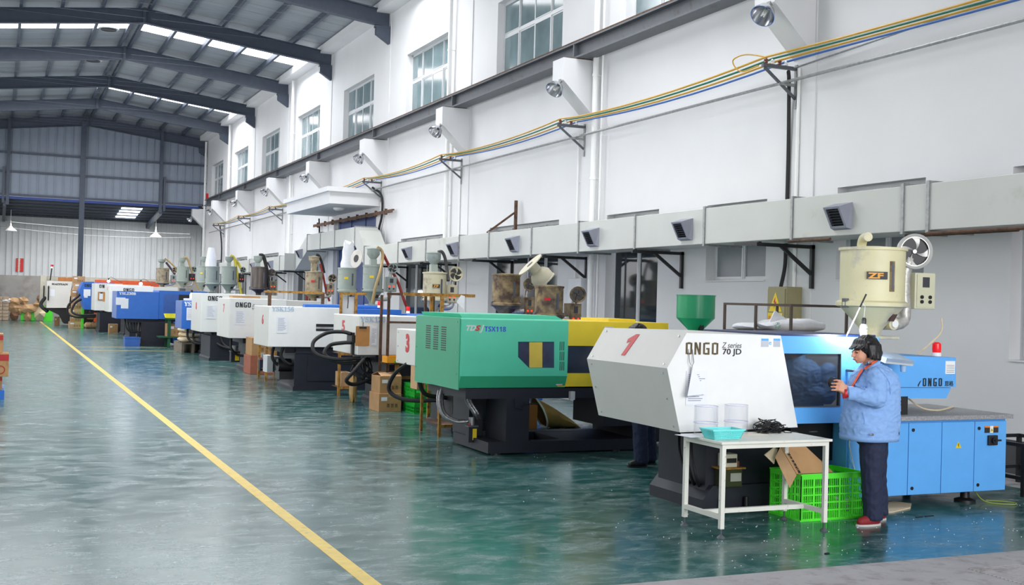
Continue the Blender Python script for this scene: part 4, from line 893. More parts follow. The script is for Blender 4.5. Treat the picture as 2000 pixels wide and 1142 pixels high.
# machine 6
m6, c6, q6 = machine('long white moulding machine marked 6 with a dark slot', 21.8, (526, 598, 665, 677), 1.35, WHITE, 8.9, BLUE, base=(5.2, 6.6), endm=CREAM, body=[(.05, .9, 1.5, BLUE), (1.2, .86, 1.58, BLUE)])
text('number_marking', '6', (q6[0]-.008, 22.4, q6[2]+.42), .24, RED, c6, 'end', bold=.008, sx=1.3)
a = XZ(531, 607, 21.8); text('model_letters', '𝐘𝐒𝐊𝟏𝟓𝟔', (a[0], 21.796, a[1]), .12, SIL, c6, bold=.001, fit=.42)
a, b = XZ(617, 646, 21.8), XZ(662, 633, 21.8); sl = MB().box(a[0], b[0], 21.796, 21.799, a[1], b[1]).build('slot', BLACK, c6); MB().box(a[0], b[0]-.02, 21.79, 21.796, a[1]+.04, a[1]+.08).build('slot_bar', CHROME, sl)
a, b = XZ(540, 650, 21.8), XZ(562, 618, 21.8); sheet(a[0], b[0], a[1], b[1], 21.796, m6, lines=12)
a = XZ(582, 690, 21.85); MB().box(5.22, 6.58, 21.842, 21.852, XZ(600, 690, 21.85)[1], XZ(600, 680, 21.85)[1]).build('pedestal_lid', DARK, m6)
MB().box(5.45, 6.3, 21.84, 21.85, .18, .66).build('pedestal_door', DARK, m6)
MB().cyl((5.35, 21.86, 1.6), (7.0, 21.86+.4, 1.6), .055, 14).build('blue_cylinder', BLUE, m6)
hoses(m6, [[(4.9, 22.3, .85), (4.85, 22.2, .6), (5.0, 22.2, .45), (5.2, 22.1, .5)], [(5.0, 21.9, .85), (4.95, 21.9, .65), (5.1, 21.9, .5), (5.25, 22.0, .5)]], .03)
m6m = MB().cyl((4.95, 22.2, .45), (5.3, 22.2, .45), .14, 16).box(4.95, 5.2, 22.0, 22.4, .2, .35); m6m.build('motor', BLACK, m6)
# machine 7
m7, c7, q7 = machine('white moulding machine marked 7 between those marked 6 and 8', 27.3, (449, 582, 560, 660), 1.6, WHITE, 9.0, CREAM, base=(5.45, 6.6), endm=CREAM)
text('number_marking', '7', (q7[0]-.008, 28.1, q7[2]+.6), .26, RED, c7, 'end', bold=.008, sx=1.3)
a = XZ(460, 600, 27.3); [block_letters(MB(), ch, a[0]+i*.093, 27.299, a[1], .12, .62, .1, .21).build('letter', INK, c7) for i, ch in enumerate('ONGO')]
a = XZ(492, 600, 27.3); text('series_mark', 'Z series', (a[0], 27.298, a[1]+.02), .075, INK, c7, shear=.3); text('series_mark', '𝟭𝟭𝟬 𝗝𝗗', (a[0], 27.298, a[1]-.06), .075, INK, c7)
a, b = XZ(459, 634, 27.3), XZ(480, 606, 27.3); sheet(a[0], b[0], a[1], b[1], 27.296, m7, lines=10)
lubricator(460, 675, 707, 27.9, m7); lubricator(516, 690, 724, 24.9, m6)
hoses(m7, [[(5.1, 27.9, .78), (5.1, 27.8, .5), (5.3, 27.8, .35), (5.6, 27.6, .4)], [(5.4, 27.5, .78), (5.45, 27.4, .5), (5.6, 27.4, .4), (6.0, 27.5, .5)]], .03)
# machine 8
m8, c8, q8 = machine('white moulding machine marked 8 behind the cream sacks', 31.7, (394, 572, 480, 648), 1.7, WHITE, 9.0, CREAM, base=(5.25, 6.4), endm=CREAM)
text('number_marking', '8', (q8[0]-.008, 32.6, q8[2]+.6), .26, RED, c8, 'end', bold=.01, sx=1.3)
a = XZ(406, 587, 31.7); [block_letters(MB(), ch, a[0]+i*.098, 31.699, a[1], .13, .62, .1, .21).build('letter', INK, c8) for i, ch in enumerate('ONGO')]
a, b = XZ(403, 622, 31.7), XZ(422, 596, 31.7); sheet(a[0], b[0], a[1], b[1], 31.696, m8, lines=9)
hoses(m8, [[(5.3, 31.9, .78), (5.4, 31.8, .5), (5.7, 31.6, .35), (6.3, 31.5, .3)], [(5.5, 31.8, .78), (5.6, 31.7, .45), (5.9, 31.6, .3), (6.4, 31.6, .22)]], .03)
# machine 9 (blue, low)
m9, c9, q9 = machine('low blue moulding machine with white lettering beside the yellow bin', 34.5, (356, 587, 420, 642), 1.3, BLUE, 8.9, BLUE, base=(5.6, 6.6), endm=mat('greyed_blue', (92, 120, 184), .4), top=1.5)
text('model_letters', '𝐘𝐒𝐋', (XZ(360, 596, 34.5)[0], 34.496, XZ(360, 597, 34.5)[1]), .17, WHITE, c9, bold=.004, sx=.9)
a, b = XZ(364, 625, 34.5), XZ(382, 601, 34.5); sheet(a[0], b[0], a[1], b[1], 34.496, m9, lines=9)
hoses(m9, [[(5.1, 34.8, .8), (5.1, 34.7, .5), (5.3, 34.6, .35), (5.6, 34.5, .35)], [(5.3, 34.8, .8), (5.25, 34.7, .5), (5.4, 34.6, .4), (5.7, 34.5, .4)]], .035)
m9b = tag(MB().box(5.0, 5.6, 34.7, 35.1, q9[3]+.01, q9[3]+.07).build('parts_tray', WSACK), 'white tray on top of the low blue machine', 'tray')
# machine 10 (YSL 230)
m10, c10, q10 = machine('long royal blue moulding machine with paper sheets taped at its left end', 40.3, (229, 568, 311, 622), 1.7, BLUE, 9.3, BLUE, base=(4.40, 5.30), endm=MATS['greyed_blue'], body=[(1.6, .90, 1.86, BLUE)])
text('model_letters', '𝐘𝐒𝐋𝟐𝟑𝟎𝐁', (XZ(233, 574, 40.3)[0], 40.296, XZ(233, 575, 40.3)[1]), .12, WHITE, c10, bold=.002, sx=1.05)
a, b = XZ(226, 595, 40.3), XZ(245, 581, 40.3); sheet(a[0], b[0], a[1], b[1], 40.29, m10, lines=0); a, b = XZ(236, 602, 40.3), XZ(251, 583, 40.3); sheet(a[0], b[0], a[1], b[1], 40.296, m10, lines=0)
a, b = XZ(319, 617, 40.3), XZ(349, 575, 40.3); MB().box(a[0], b[0], 40.32, 40.329, a[1], b[1]).build('gate_panel', mat('dull_blue_panel', (52, 92, 168), .35), m10)
a, b = XZ(349, 600, 40.3), XZ(380, 576, 40.3); MB().box(a[0], b[0], 40.318, 40.329, a[1], b[1]).build('gate_opening', BLACK, m10)
for k in range(9):
    a_ = k*.7; MB().tube(spline([(3.9+.1*k, 40.6, .9), (3.95+.08*k, 40.5, .6-.02*k), (4.1+.05*k, 40.5, .45), (4.3, 40.5, .55-.04*k)], 5), .028, 6).build('hose', RUBBER, m10)
# farther machines
m11, c11, q11 = machine('white moulding machine whose lettering shows above the long blue one', 46, (214, 557, 300, 609), 1.8, WHITE, 9.3, CREAM, base=(4.6, 5.8), endm=CREAM, top=2.0)
a = XZ(241, 569, 46); [block_letters(MB(), ch, a[0]+i*.102, 45.999, a[1], .13, .62, .1, .22).build('letter', INK, c11) for i, ch in enumerate('ONGO')]
text('number_marking', '0', (q11[0]-.008, 46.9, q11[2]+.8), .2, RED, c11, 'end')
m11b, c11b, q11b = machine('narrow white moulding machine left of the long blue one, brown board on it', 50, (213, 556, 250, 609), 1.8, WHITE, 9.3, CREAM, base=(4.8, 6.0), endm=CREAM, top=2.05)
m12, c12, q12 = machine('white moulding machine with a clipboard near the far end', 53.5, (186, 553, 240, 606), 1.9, WHITE, 9.3, CREAM, base=(4.1, 5.6), endm=CREAM)
a = XZ(194, 562, 53.5); [block_letters(MB(), ch, a[0]+i*.118, 53.499, a[1], .15, .62, .1, .22).build('letter', INK, c12) for i, ch in enumerate('ONGO')]
a, b = XZ(191, 586, 53.46), XZ(205, 570, 53.46); t = thing('clipboard', 'small clipboard with paper on the far white machine', 'clipboard', (a[0], 53.46, a[1])); MB().box(a[0], b[0], 53.45, 53.46, a[1], b[1]).build('board', mat('hardboard_brown', (182, 126, 66), .5), t); MB().box(a[0]+.05, b[0]-.03, 53.44, 53.45, a[1]+.04, b[1]-.06).build('paper', PAPER, t)
MB().box((a[0]+b[0])/2-.05, (a[0]+b[0])/2+.05, 53.43, 53.44, b[1]-.07, b[1]-.02).build('clip', BLACK, t)
a, b = XZ(218, 591, 45.95), XZ(223, 573, 45.95); tag(MB().box(a[0], b[0], 49.94, 49.96, a[1], b[1]).build('backing_board', MATS['hardboard_brown']), 'brown board hanging left of the long blue machine', 'board')
m13, c13, q13 = machine('royal blue pointed machine cover near the far end with papers on it', 57, (163, 550, 184, 605), 2.0, BLUE, 9.3, BLUE, base=(4.4, 5.6), profile=[(163, 550), (155, 567), (165, 604), (184, 605), (184, 550)])
a = XZ(165, 560, 57); [block_letters(MB(), ch, a[0]+i*.108, 56.999, a[1], .14, .62, .1, .22).build('letter', INK, c13) for i, ch in enumerate('ONGO')]
a, b = XZ(163, 581, 57), XZ(177, 565, 57); sheet(a[0], b[0], a[1]+.08, b[1], 56.99, m13, lines=0); sheet(a[0]+.02, b[0]-.12, a[1], a[1]+.2, 56.985, m13, lines=0)
hoses(m13, [[(3.55, 57.2, 1.7), (3.4, 57.2, 1.5), (3.0, 57.1, 1.1), (3.0, 57.1, .7), (3.4, 57, .55), (4.2, 57, .6)], [(3.6, 57.2, 1.4), (3.3, 57.2, 1.2), (3.15, 57.1, .8), (3.5, 57, .65), (4.2, 57, .68)]], .05)
# machine 14 at the far end
m14 = thing('moulding_machine', 'white machine with black handles at the far left end of the row', 'machine', (4.2, 62.8, 0))
P = [XZ(92, 548, 62), XZ(91, 601, 62), XZ(134, 601, 62), XZ(141, 550, 62)]
c14 = MB().prism(P, 1, 62, 64).build('clamp_cover', CREAM, m14)
MB().box(P[1][0]-.28, P[1][0], 63.2, 64.4, 1.0, 2.5).box(P[1][0]-.28, 9, 64.1, 64.3, 1.0, 2.45).build('rear_cover', mat('beige_enamel', (186, 180, 164), .5), m14)
for dx in (.06, -.12): MB().tube([(P[1][0]+dx, 61.98+(.9 if dx < 0 else 0), 1.95), (P[1][0]+dx, 61.9+(.9 if dx < 0 else 0), 1.92), (P[1][0]+dx, 61.9+(.9 if dx < 0 else 0), 1.3), (P[1][0]+dx, 61.98+(.9 if dx < 0 else 0), 1.27)], .035, 8).build('handle', BLACK, m14)
text('maker_letters', '𝐇𝐀𝐈𝐓𝐈𝐀𝐍', (XZ(101, 556, 62)[0], 61.995, XZ(101, 556, 62)[1]), .12, INK, c14, bold=.004, fit=.75)
a, b = XZ(98, 578, 62), XZ(107, 565, 62); sheet(a[0], b[0], a[1], b[1], 61.995, m14, lines=0)
MB().prism([(2.1, .88), (3.3, .88), (9, .88), (9, .1), (3.1, .1), (2.9, .5)], 1, 62.1, 63.9).build('bed', BLACK, m14)
MB().box(3.4, 9, 62.2, 64, .88, 1.9).build('injection_section', CREAM, m14)
MB().tube(spline([(2.2, 62.6, 1.4), (2.0, 62.5, 1.1), (2.05, 62.4, .9), (2.3, 62.2, .7)], 6), .09, 8).build('hose', RUBBER, m14)
a = XZ(98, 547, 62.3); MB().cyl((a[0], 62.3, a[1]), (a[0]+.06, 62.3, a[1]+.6), .03, 8).build('beacon_pole', BLACK, m14); MB().cyl((a[0]+.06, 62.3, a[1]+.6), (a[0]+.065, 62.3, a[1]+.68), .07, 10).build('beacon_base', WHITE, m14); MB().cyl((a[0]+.065, 62.3, a[1]+.68), (a[0]+.07, 62.3, a[1]+.78), .07, 10).build('beacon_lens', RED, m14)
for x in (3.3, 5): MB().box(x, x+.3, 62.3, 62.6, 0, .12).build('foot', BLACK, m14)
# orange front behind machine 13
tag(MB().box(4.4, 7.4, 60.4, 61.2, 0, 2.33).build('orange_machine_cover', mat('orange_enamel', (226, 92, 40), .4)), 'orange machine cover glimpsed behind the far blue and white machines', 'machine cover')
# lit work lamps among the far machines
for (px, py, Y, w) in ((212, 549, 56.4, 'left'), (275, 554, 47.0, 'right')):
    a = XZ(px, py, Y); t = thing('work_lamp', 'lit white work lamp above the far machines, the %s one' % w, 'lamp', (a[0], Y, a[1])); MB().lathe((a[0], Y, a[1]), [(.02, -.06), (.06, -.02), (.06, .02), (.02, .06)], 12).build('bulb', GLOW, t); MB().cyl((a[0], Y, a[1]+.05), (a[0], Y, a[1]+.14), .03, 8).build('socket', BLACK, t)
    MB().tube([(a[0], Y, a[1]+.13), (a[0]+.1, Y, a[1]+.2), (a[0]+.6, Y+.1, a[1]-.05)], .012, 6).build('arm', DGREY, t)

# ---- the remaining hopper dryers, nearest first
fl_hose = lambda m_, r, pts: (m_, r, pts)
YH, RH, TH, BK = mat('yellow_hose', (214, 198, 62), .4), mat('dark_red_hose', (150, 44, 36), .4), mat('tan_hose', (176, 150, 102), .4), RUBBER
DP = mat('dark_purple_hose', (70, 52, 66), .4)
# 2a rust stained short, with the tilted loader lying open beside it
dryer('rust stained hopper dryer, right one of the pair above the green machine', 1073, 25, 560, 614, 640, 16.0, RUSTY, blower=(54, 575, 14.5), box=(51, 592, 640, 11), badge=('', RED, RED), leds=2)
dryer('rust stained hopper dryer, left one of the pair above the green machine', 989, 25, 537, 592, 622, 18.9, RUSTY, blower=(45, 555, 12), box=(45, 580, 622, 9))
t = thing('open_loader', 'tilted loader head with round flange propped open between the two rusty dryers', 'loader', (7.9, 17.0, 2.15), None)
a = XZ(1035, 516, 16.9); c0 = Vector((a[0], 16.9, a[1])); dd = Vector((.62, -.1, -.62)).normalized()
lm = mat('dusty_cream_enamel', (190, 184, 160), .5, var=.08)
MB().lathe(c0, [(.24, 0), (.24, .015), (.1, .02)], 28, dd).build('flange', lm, t); MB().lathe(c0-dd*.004, [(.06, 0), (.06, .003)], 16, dd).build('opening', BLACK, t)
MB().lathe(c0, [(.1, .02), (.1, .15), (.13, .17), (.18, .24), (.18, .36), (.19, .365), (.19, .38), (.04, .40)], 28, dd).build('loader_body', lm, t)
dryer('cream hopper dryer marked ZF with grey loader above the green machine', 849.5, 21.5, 533, 583, 612, 22.4, mat('dull_cream_enamel', (200, 192, 158), .5, var=.05, dirt=(134, 118, 96), dirt_amt=.2), blower=(40, 535, 13.5), box=(33, 556, 592, 10), loader=(-2, 495, 517, 13), loader_m=GREY_G, badge=('ZF', BLACK, MATS['orange_badge_letters']), hose=[(mat('dark_grey_hose', (64, 62, 62), .5), .035, [(6, 492, 0), (14, 492, 0), (20, 505, 0), (24, 530, 0), (26, 548, -.1)])])
GB = ('', YELLOW, YELLOW)
tg_ = dryer('grey green hopper dryer with tan and red hoses right of the blue doorway', 728.5, 18.5, 520, 566, 594, 26.0, GREY_G, blower=(38, 524, 9.5), box=(36, 540, 570, 10), loader=(1, 487, 507, 12), badge=GB, boxm=GREY_G, hose=[(TH, .035, [(8, 482, 0), (16, 488, 0), (19, 500, -.1), (14, 530, -.45), (5, 560, -.5), (-1, 590, -.45)]), (RH, .035, [(20, 496, 0), (32, 520, .1), (48, 550, .1), (62, 590, 0), (70, 606, 0)])])
Q0 = on(697, 505, 1, 26.3)
MB().lathe(Q0, [(.22, 0), (.22, .02)], 28, (-.93, -.36, .15)).build('flange_plate', mat('dusty_white_plate', (206, 200, 192), .5), tg_); MB().lathe(Q0+Vector((-.93, -.36, .15)).normalized()*.02, [(.09, 0), (.09, .004)], 18, (-.93, -.36, .15)).build('flange_hole', BLACK, tg_)
t = dryer('grey green hopper dryer with a white sack standing on it', 678.5, 17.5, 524, 566, 590, 28.3, GREY_G, badge=GB)
a = XZ(680, 522, 28.3); b = XZ(680, 476, 28.3); sk = MB(); n = 12; rings = []
for k in range(7):
    q = k/6; z = a[1]-.015+(b[1]-a[1]+.045)*q; rx = .19-.05*q+.01*sin(k*2); ry = .16-.08*q
    rings.append([(a[0]+cos(2*pi*i/n)*rx*(1+.06*sin(i*2.2+k)), 28.3+sin(2*pi*i/n)*ry*(1+.1*sin(i*1.7+k)), z+(.06*sin(i*2) if k == 6 else 0)) for i in range(n)])
v = [p for r in rings for p in r]; f = [(k*n+i, k*n+(i+1) % n, (k+1)*n+(i+1) % n, (k+1)*n+i) for k in range(6) for i in range(n)]+[tuple(range(6*n, 7*n))]
tag(sk.add(v, f, True).build('white_sack', WSACK), 'upright white sack on the grey dryer in front of the blue doorway', 'sack')
dryer('tan dryer with red label and small loader left of the blue doorway', 613.5, 16.5, 531, 572, 588, 31.4, TAN, blower=(35, 544, 8.5), box=(32, 554, 575, 7), loader=(0, 502, 515, 10), loader_m=TAN, badge=('', RED, RED), hose=[(BK, .035, [(4, 497, 0), (10, 500, 0), (16, 515, 0), (20, 533, 0)]), (RH, .03, [(12, 515, 0), (18, 540, 0), (24, 570, 0), (30, 588, 0)])])
dryer('smoky metal hopper dryer with thick black hose', 506, 16, 522, 562, 576, 35.1, SMOKY, blower=(24, 533, 8), box=(27, 548, 566, 7), loader=(-2, 501, 514, 8.5), hose=[(BK, .055, [(0, 498, 0), (8, 500, 0), (14, 520, 0), (18, 545, 0), (20, 566, 0)])], boxm=mat('olive_box', (88, 88, 66), .5))
dryer('pale grey green dryer with bright yellow hoses', 447.5, 14.5, 521, 553, 572, 39.6, GREY_G, blower=(27, 527, 6), box=(24, 535, 551, 5.5), loader=(0, 502, 513, 7.5), boxm=INK, hose=[(YH, .045, [(2, 499, 0), (10, 504, 0), (15, 530, 0), (21, 560, 0), (24, 576, 0)]), (YH, .045, [(8, 503, 0), (18, 515, .1), (25, 530, .1), (28, 545, .1)])])
t = dryer('pale grey green dryer carrying a tall white sack', 415.5, 13.5, 521, 553, 570, 43.6, GREY_G)
a = XZ(412, 519, 43.6); b = XZ(412, 485, 43.6); sk = MB(); rings = []
for k in range(7):
    q = k/6; z = a[1]-.02+(b[1]-a[1]+.05)*q; rx = .2-.09*q*q; ry = .18-.1*q
    rings.append([(a[0]+cos(2*pi*i/n)*rx*(1+.06*sin(i*2.2+k)), 43.6+sin(2*pi*i/n)*ry*(1+.1*sin(i*1.7+k)), z) for i in range(n)])
v = [p for r in rings for p in r]; tag(sk.add(v, f, True).build('white_sack', WSACK), 'tall white sack on the pale dryer near the far wall corner', 'sack')
dryer('grey green dryer half hidden behind the one with the tall sack', 395, 10.5, 520, 550, 568, 48.2, GREY_G, loader=(3, 502, 512, 6), badge=GB)
dryer('pale grey dryer with sagging tan hose, second from the far end', 357.5, 12, 521, 548, 562, 52.4, GREY_G, blower=(21, 526, 6), box=(18, 534, 549, 5.5), loader=(-2, 504, 514, 7), boxm=INK, hose=[(TH, .05, [(0, 502, 0), (8, 505, 0), (14, 520, 0), (22, 545, 0), (32, 566, 0)])])
dryer('tan drum dryer, farthest of the row', 318, 12.5, 524, 551, 560, 58.0, TAN, box=(21, 537, 555, 5), blower=(24, 527, 6), loader=(-2, 507, 514, 7.5), hose=[(DP, .05, [(6, 512, 0), (14, 522, 0), (24, 536, 0)]), (TH, .04, [(4, 504, 0), (14, 512, 0), (24, 522, 0), (26, 530, 0)])], boxm=GREY_G)
# ------------------------------------------------------------------ people
def Q(px, py, Y): return on(px, py, 1, Y)
def caps(m, p, q, r1, r2, n=14):
    p, q = Vector(p), Vector(q); d = (q-p); L = d.length; prof = []
    for i in range(5): a = -pi/2+pi/2*i/4; prof.append((max(.0005, r1*cos(a)), r1*sin(a)))
    for i in range(5): a = pi/2*i/4; prof.append((max(.0005, r2*cos(a)), L+r2*sin(a)))
    return m.lathe(p, prof, n, d if L > 1e-6 else (0, 0, 1))
def chain(m, pts, rs):
    for a, b, r1, r2 in zip(pts, pts[1:], rs, rs[1:]): caps(m, a, b, r1, r2)
    return m
def ell(m, c, rx, ry, rz, rot=None, n=16):
    v = []; f = []; c = Vector(c)
    for j in range(n//2+1):
        t = -pi/2+pi*j/(n//2)
        for i in range(n): a = 2*pi*i/n; p = Vector((rx*max(cos(t), .004)*cos(a), ry*max(cos(t), .004)*sin(a), rz*sin(t))); p = rot@p if rot else p; v.append(c+p)
    for j in range(n//2):
        for i in range(n): k = (i+1) % n; f.append((j*n+i, j*n+k, j*n+n+k, j*n+n+i))
    f.append(tuple(range(n-1, -1, -1))); f.append(tuple(range(n//2*n, n//2*n+n)))
    return m.add(v, f, True)
def loft(m, rings, n=24, e=2.4):
    """rings: (cx, cy, z, rx, ry)"""
    v = []; f = []
    for cx, cy, z, rx, ry in rings:
        for i in range(n):
            a = 2*pi*i/n; ca, sa = cos(a), sin(a); k = (abs(ca)**e+abs(sa)**e)**(-1/e); v.append((cx+rx*ca*k, cy+ry*sa*k, z))
    for j in range(len(rings)-1):
        for i in range(n): k = (i+1) % n; f.append((j*n+i, j*n+k, j*n+n+k, j*n+n+i))
    f.append(tuple(range(n-1, -1, -1))); f.append(tuple(range(len(rings)*n-n, len(rings)*n)))
    return m.add(v, f, True)
def fuse(m, name, mtl, parent, voxel=.01, smooth=2, wrinkle=0, wf=9, stretch=(1, 1, 1)):
    o = m.build(name, mtl, parent)
    r = o.modifiers.new('r', 'REMESH'); r.mode = 'VOXEL'; r.voxel_size = voxel; r.use_smooth_shade = True
    if smooth: s = o.modifiers.new('s', 'SMOOTH'); s.factor = .5; s.iterations = smooth
    bpy.context.view_layer.update(); dg = bpy.context.evaluated_depsgraph_get()
    me = bpy.data.meshes.new_from_object(o.evaluated_get(dg)); o.modifiers.clear(); o.data = me
    me.materials.clear(); me.materials.append(mtl)
    me.polygons.foreach_set('use_smooth', [True]*len(me.polygons))
    if wrinkle:
        ns = [v.normal.copy() for v in me.vertices]; st = Vector(stretch)
        for v, nn_ in zip(me.vertices, ns):
            p = v.co*wf; p = Vector((p.x*st.x, p.y*st.y, p.z*st.z)); w_ = noise.noise(p); v.co += nn_*wrinkle*((1-abs(w_)*2.2)-.35+.4*noise.noise(p*2.3))
    return o
JACK = mat('faded_blue_work_cloth', (134, 172, 224), .8, var=.06, scale=30, bump=.15)
JEAN = mat('dark_navy_denim', (30, 38, 66), .8, var=.2, scale=40, bump=.2)
ORNG = mat('orange_collar_cloth', (244, 104, 50), .7)
SHOE = mat('dark_red_canvas', (134, 28, 36), .7, var=.1, scale=40)
def person(label, hi=True):
    Yc = 7.78
    t = thing('person', label, 'person', (Q(1702, 1020, Yc).x, Yc, 0))
    b = MB()
    # legs, pelvis, torso, neck
    hipN, hipF = Q(1704, 862, 7.71), Q(1708, 862, 7.86); kN, kF = Q(1702, 931, 7.69), Q(1712, 928, 7.87); aN, aF = Q(1709, 1006, 7.69), Q(1720, 1000, 7.87)
    aN.z = .085; aF.z = .085
    for h, k, a in ((hipN, kN, aN), (hipF, kF, aF)):
        chain(b, [h, k, a], [.085, .056, .036]); caps(b, a+Vector((.015, 0, -.045)), a+Vector((-.15, 0, -.055)), .034, .026)
    ch = Q(1703, 752, Yc); pe = Q(1702, 848, Yc); nk = Q(1700, 716, Yc)
    ell(b, ch, .11, .15, .2); ell(b, pe, .12, .16, .12); chain(b, [pe, ch], [.115, .12])
    head = Q(1690, 682, Yc); chain(b, [nk, Q(1697, 700, Yc), head], [.062, .052, .05])
    R = Matrix.Rotation(radians(14), 3, 'Y')   # head bowed toward the hands
    ell(b, head+Vector((.012, 0, .02)), .093, .074, .092, R)
    ell(b, Q(1680, 694, Yc), .062, .056, .066, R)       # face and jaw
    caps(b, Q(1677, 702, Yc), Q(1675.5, 705.5, Yc), .024, .018)        # chin
    nose0, nose1 = Q(1668, 686, Yc), Q(1664.6, 695, Yc); chain(b, [nose0, nose1], [.009, .012])
    caps(b, nose1+Vector((.010, -.009, -.002)), nose1+Vector((.010, .009, -.002)), .007, .007)
    caps(b, Q(1669.3, 700.6, Yc)+Vector((0, -.014, 0)), Q(1669.3, 700.6, Yc)+Vector((0, .014, 0)), .0065, .0065)
    caps(b, Q(1670.3, 702.8, Yc)+Vector((0, -.012, 0)), Q(1670.3, 702.8, Yc)+Vector((0, .012, 0)), .006, .006)
    for s in (-1, 1): caps(b, Q(1670, 683.5, Yc)+Vector((.006, s*.012, 0)), Q(1673, 683.5, Yc)+Vector((.004, s*.045, 0)), .008, .007)   # brows
    for s in (-1, 1): ell(b, Q(1694, 691, Yc)+Vector((0, s*.073, 0)), .018, .008, .03)
    # arms
    shN, elN, wrN = Q(1714, 734, 7.60), Q(1713, 779, 7.57), Q(1658, 768, 7.66)
    shF, elF, wrF = Q(1710, 734, 7.97), Q(1704, 785, 7.98), Q(1654, 772, 7.88)
    for sh, el, wr in ((shN, elN, wrN), (shF, elF, wrF)): chain(b, [sh, el, wr], [.05, .04, .026])
    # hands: palm, four bent fingers and a thumb each, closing on the black ring
    ring = Q(1627, 747, 7.775)
    for s, wr, y0 in ((1, wrN, 7.685), (-1, wrF, 7.865)):
        k0, k1 = Q(1643.5, 745.5, y0), Q(1637.5, 760.5, y0)
        chain(b, [wr, (wr+k0)/2+Vector((.004, 0, .006))], [.024, .02]); chain(b, [wr, (wr+k1)/2], [.024, .018])
        for i in range(4):
            q = i/3; K = k0.lerp(k1, q); chain(b, [wr.lerp(K, .35), K], [.016, .0135])
            l = (.036, .042, .040, .032)[i]
            p1 = K+Vector((-l*.86, s*l*.38, (.012-.016*q))); p2 = p1+Vector((-l*.28, s*l*.62, -.002)); p3 = p2+Vector((l*.22, s*l*.5, -.002))
            chain(b, [K, p1, p2, p3], [.0105, .0092, .0084, .0072])
        tb = wr.lerp(k0, .45)+Vector((0, s*.006, .014)); t1 = tb+Vector((-.022, s*.02, .022)); t2 = t1+Vector((-.03, s*.02, .004)); chain(b, [wr.lerp(k0, .3), tb, t1, t2], [.016, .013, .0105, .0085])
    body = fuse(b, 'body', SKIN, t, .0052 if hi else .009, 2)
    # face details
    for s in (-1, 1):
        e = Q(1668.5, 687.3, Yc)+Vector((.008, s*.027, 0)); MB().lathe(e, [(.0005, -.010), (.007, -.007), (.0095, 0), (.007, .007), (.0005, .010)], 10, (0, 0, 1)).build('eye', mat('dark_iris', (46, 34, 32), .2), body)
        MB().lathe(e+Vector((.0005, 0, .0012)), [(.0005, -.006), (.009, -.003), (.0108, .003), (.008, .009), (.0005, .011)], 10, (0, 0, 1)).build('eyelid', SKIN, body)
        MB().obox(e+Vector((-.0095, 0, -.0015)), (.003, 0, 0), (0, .011, 0), (0, 0, .0012)).build('eyelashes', HAIR, body)
        MB().tube([Q(1668, 683.2, Yc)+Vector((-.0, s*.016, 0)), Q(1668.6, 682.5, Yc)+Vector((.0, s*.03, 0)), Q(1671, 683.3, Yc)+Vector((.004, s*.046, 0))], .0028, 6).build('eyebrow', HAIR, body)
    MB().tube([Q(1668.2, 701.6, Yc)+Vector((.001, -.018, 0)), Q(1667.6, 701.7, Yc), Q(1668.2, 701.6, Yc)+Vector((.001, .018, 0))], .004, 6).build('lips', mat('muted_lips', (176, 92, 84), .5), body)
    # hair: layered bob made of thick locks
    h = MB(); hc = head+Vector((.022, 0, .022))
    ell(h, hc, .112, .096, .104, R, 20)
    ell(h, Q(1703, 688, Yc), .078, .098, .07)
    random.seed(3)
    for i in range(76):
        a = -2.05+4.1*i/75   # 0 = back of the head, +-2.05 = in front of the ear
        dx, dy = cos(a), sin(a); f_ = abs(a)/2.05
        top = hc+Vector((dx*.03-.01, dy*.03, .088)); mid = hc+Vector((dx*.108, dy*.094, .012)); ln = .088+.02*random.random()-.012*f_
        lo_ = hc+Vector((dx*(.104 if f_ < .7 else .085)+.0, dy*(.101+.007*random.random()), -ln*.72)); tip = lo_+Vector((random.uniform(-.012, .012)-.006*f_, dy*random.uniform(-.008, .01), -ln*.36))
        chain(h, [top, mid, lo_, tip], [.013, .013, .014, .005])
    for i in range(15):      # fringe, swept close to the forehead
        y = -.07+.01*i; k_ = 1-(y/.085)**2
        chain(h, [hc+Vector((-.02, y*.4, .092)), hc+Vector((-.075-.016*k_, y*.95, .05)), hc+Vector((-.092-.012*k_, y, .012)), Q(1663+abs(y)*85, 681.5+random.uniform(-1.5, .8), Yc)+Vector((0, y, 0))], [.013, .012, .010, .004])
    fuse(h, 'hair', HAIR, t, .005 if hi else .01, 1, .0035, 46, (1, 1, .22))
    # trousers
    tr = MB(); hemN, hemF = Q(1705, 1012, 7.69), Q(1716, 1004, 7.87); hemN.z = .075; hemF.z = .075
    for hp, k, hm in ((hipN, kN, hemN), (hipF, kF, hemF)): chain(tr, [hp+Vector((0, 0, .05)), hp.lerp(k, .5), k, hm], [.115, .1, .084, .082])
    ell(tr, pe, .145, .175, .12)
    tz = fuse(tr, 'trousers', JEAN, t, .009, 2, .006, 16, (1, 1, .7))
    for v in tz.data.vertices:
        if v.co.z < .05: v.co.z = .05
    # jacket: torso loft, sleeves, then folds
    j = MB(); rows = [(712, 1690, 1722, .085), (720, 1682, 1732, .13), (732, 1676, 1740, .185), (748, 1669, 1743, .205), (770, 1664, 1745, .20), (800, 1657, 1745, .205), (832, 1653, 1743, .215), (850, 1654, 1740, .21), (857, 1656, 1738, .205)]
    rg = []
    for py, xa, xb, ry in rows:
        p, q = Q(xa, py, Yc), Q(xb, py, Yc); rg.append(((p.x+q.x)/2, Yc, (p.z+q.z)/2, (q.x-p.x)/2, ry))
    loft(j, rg[::-1])
    cuN, cuF = Q(1661, 768, 7.655), Q(1660, 773, 7.89)
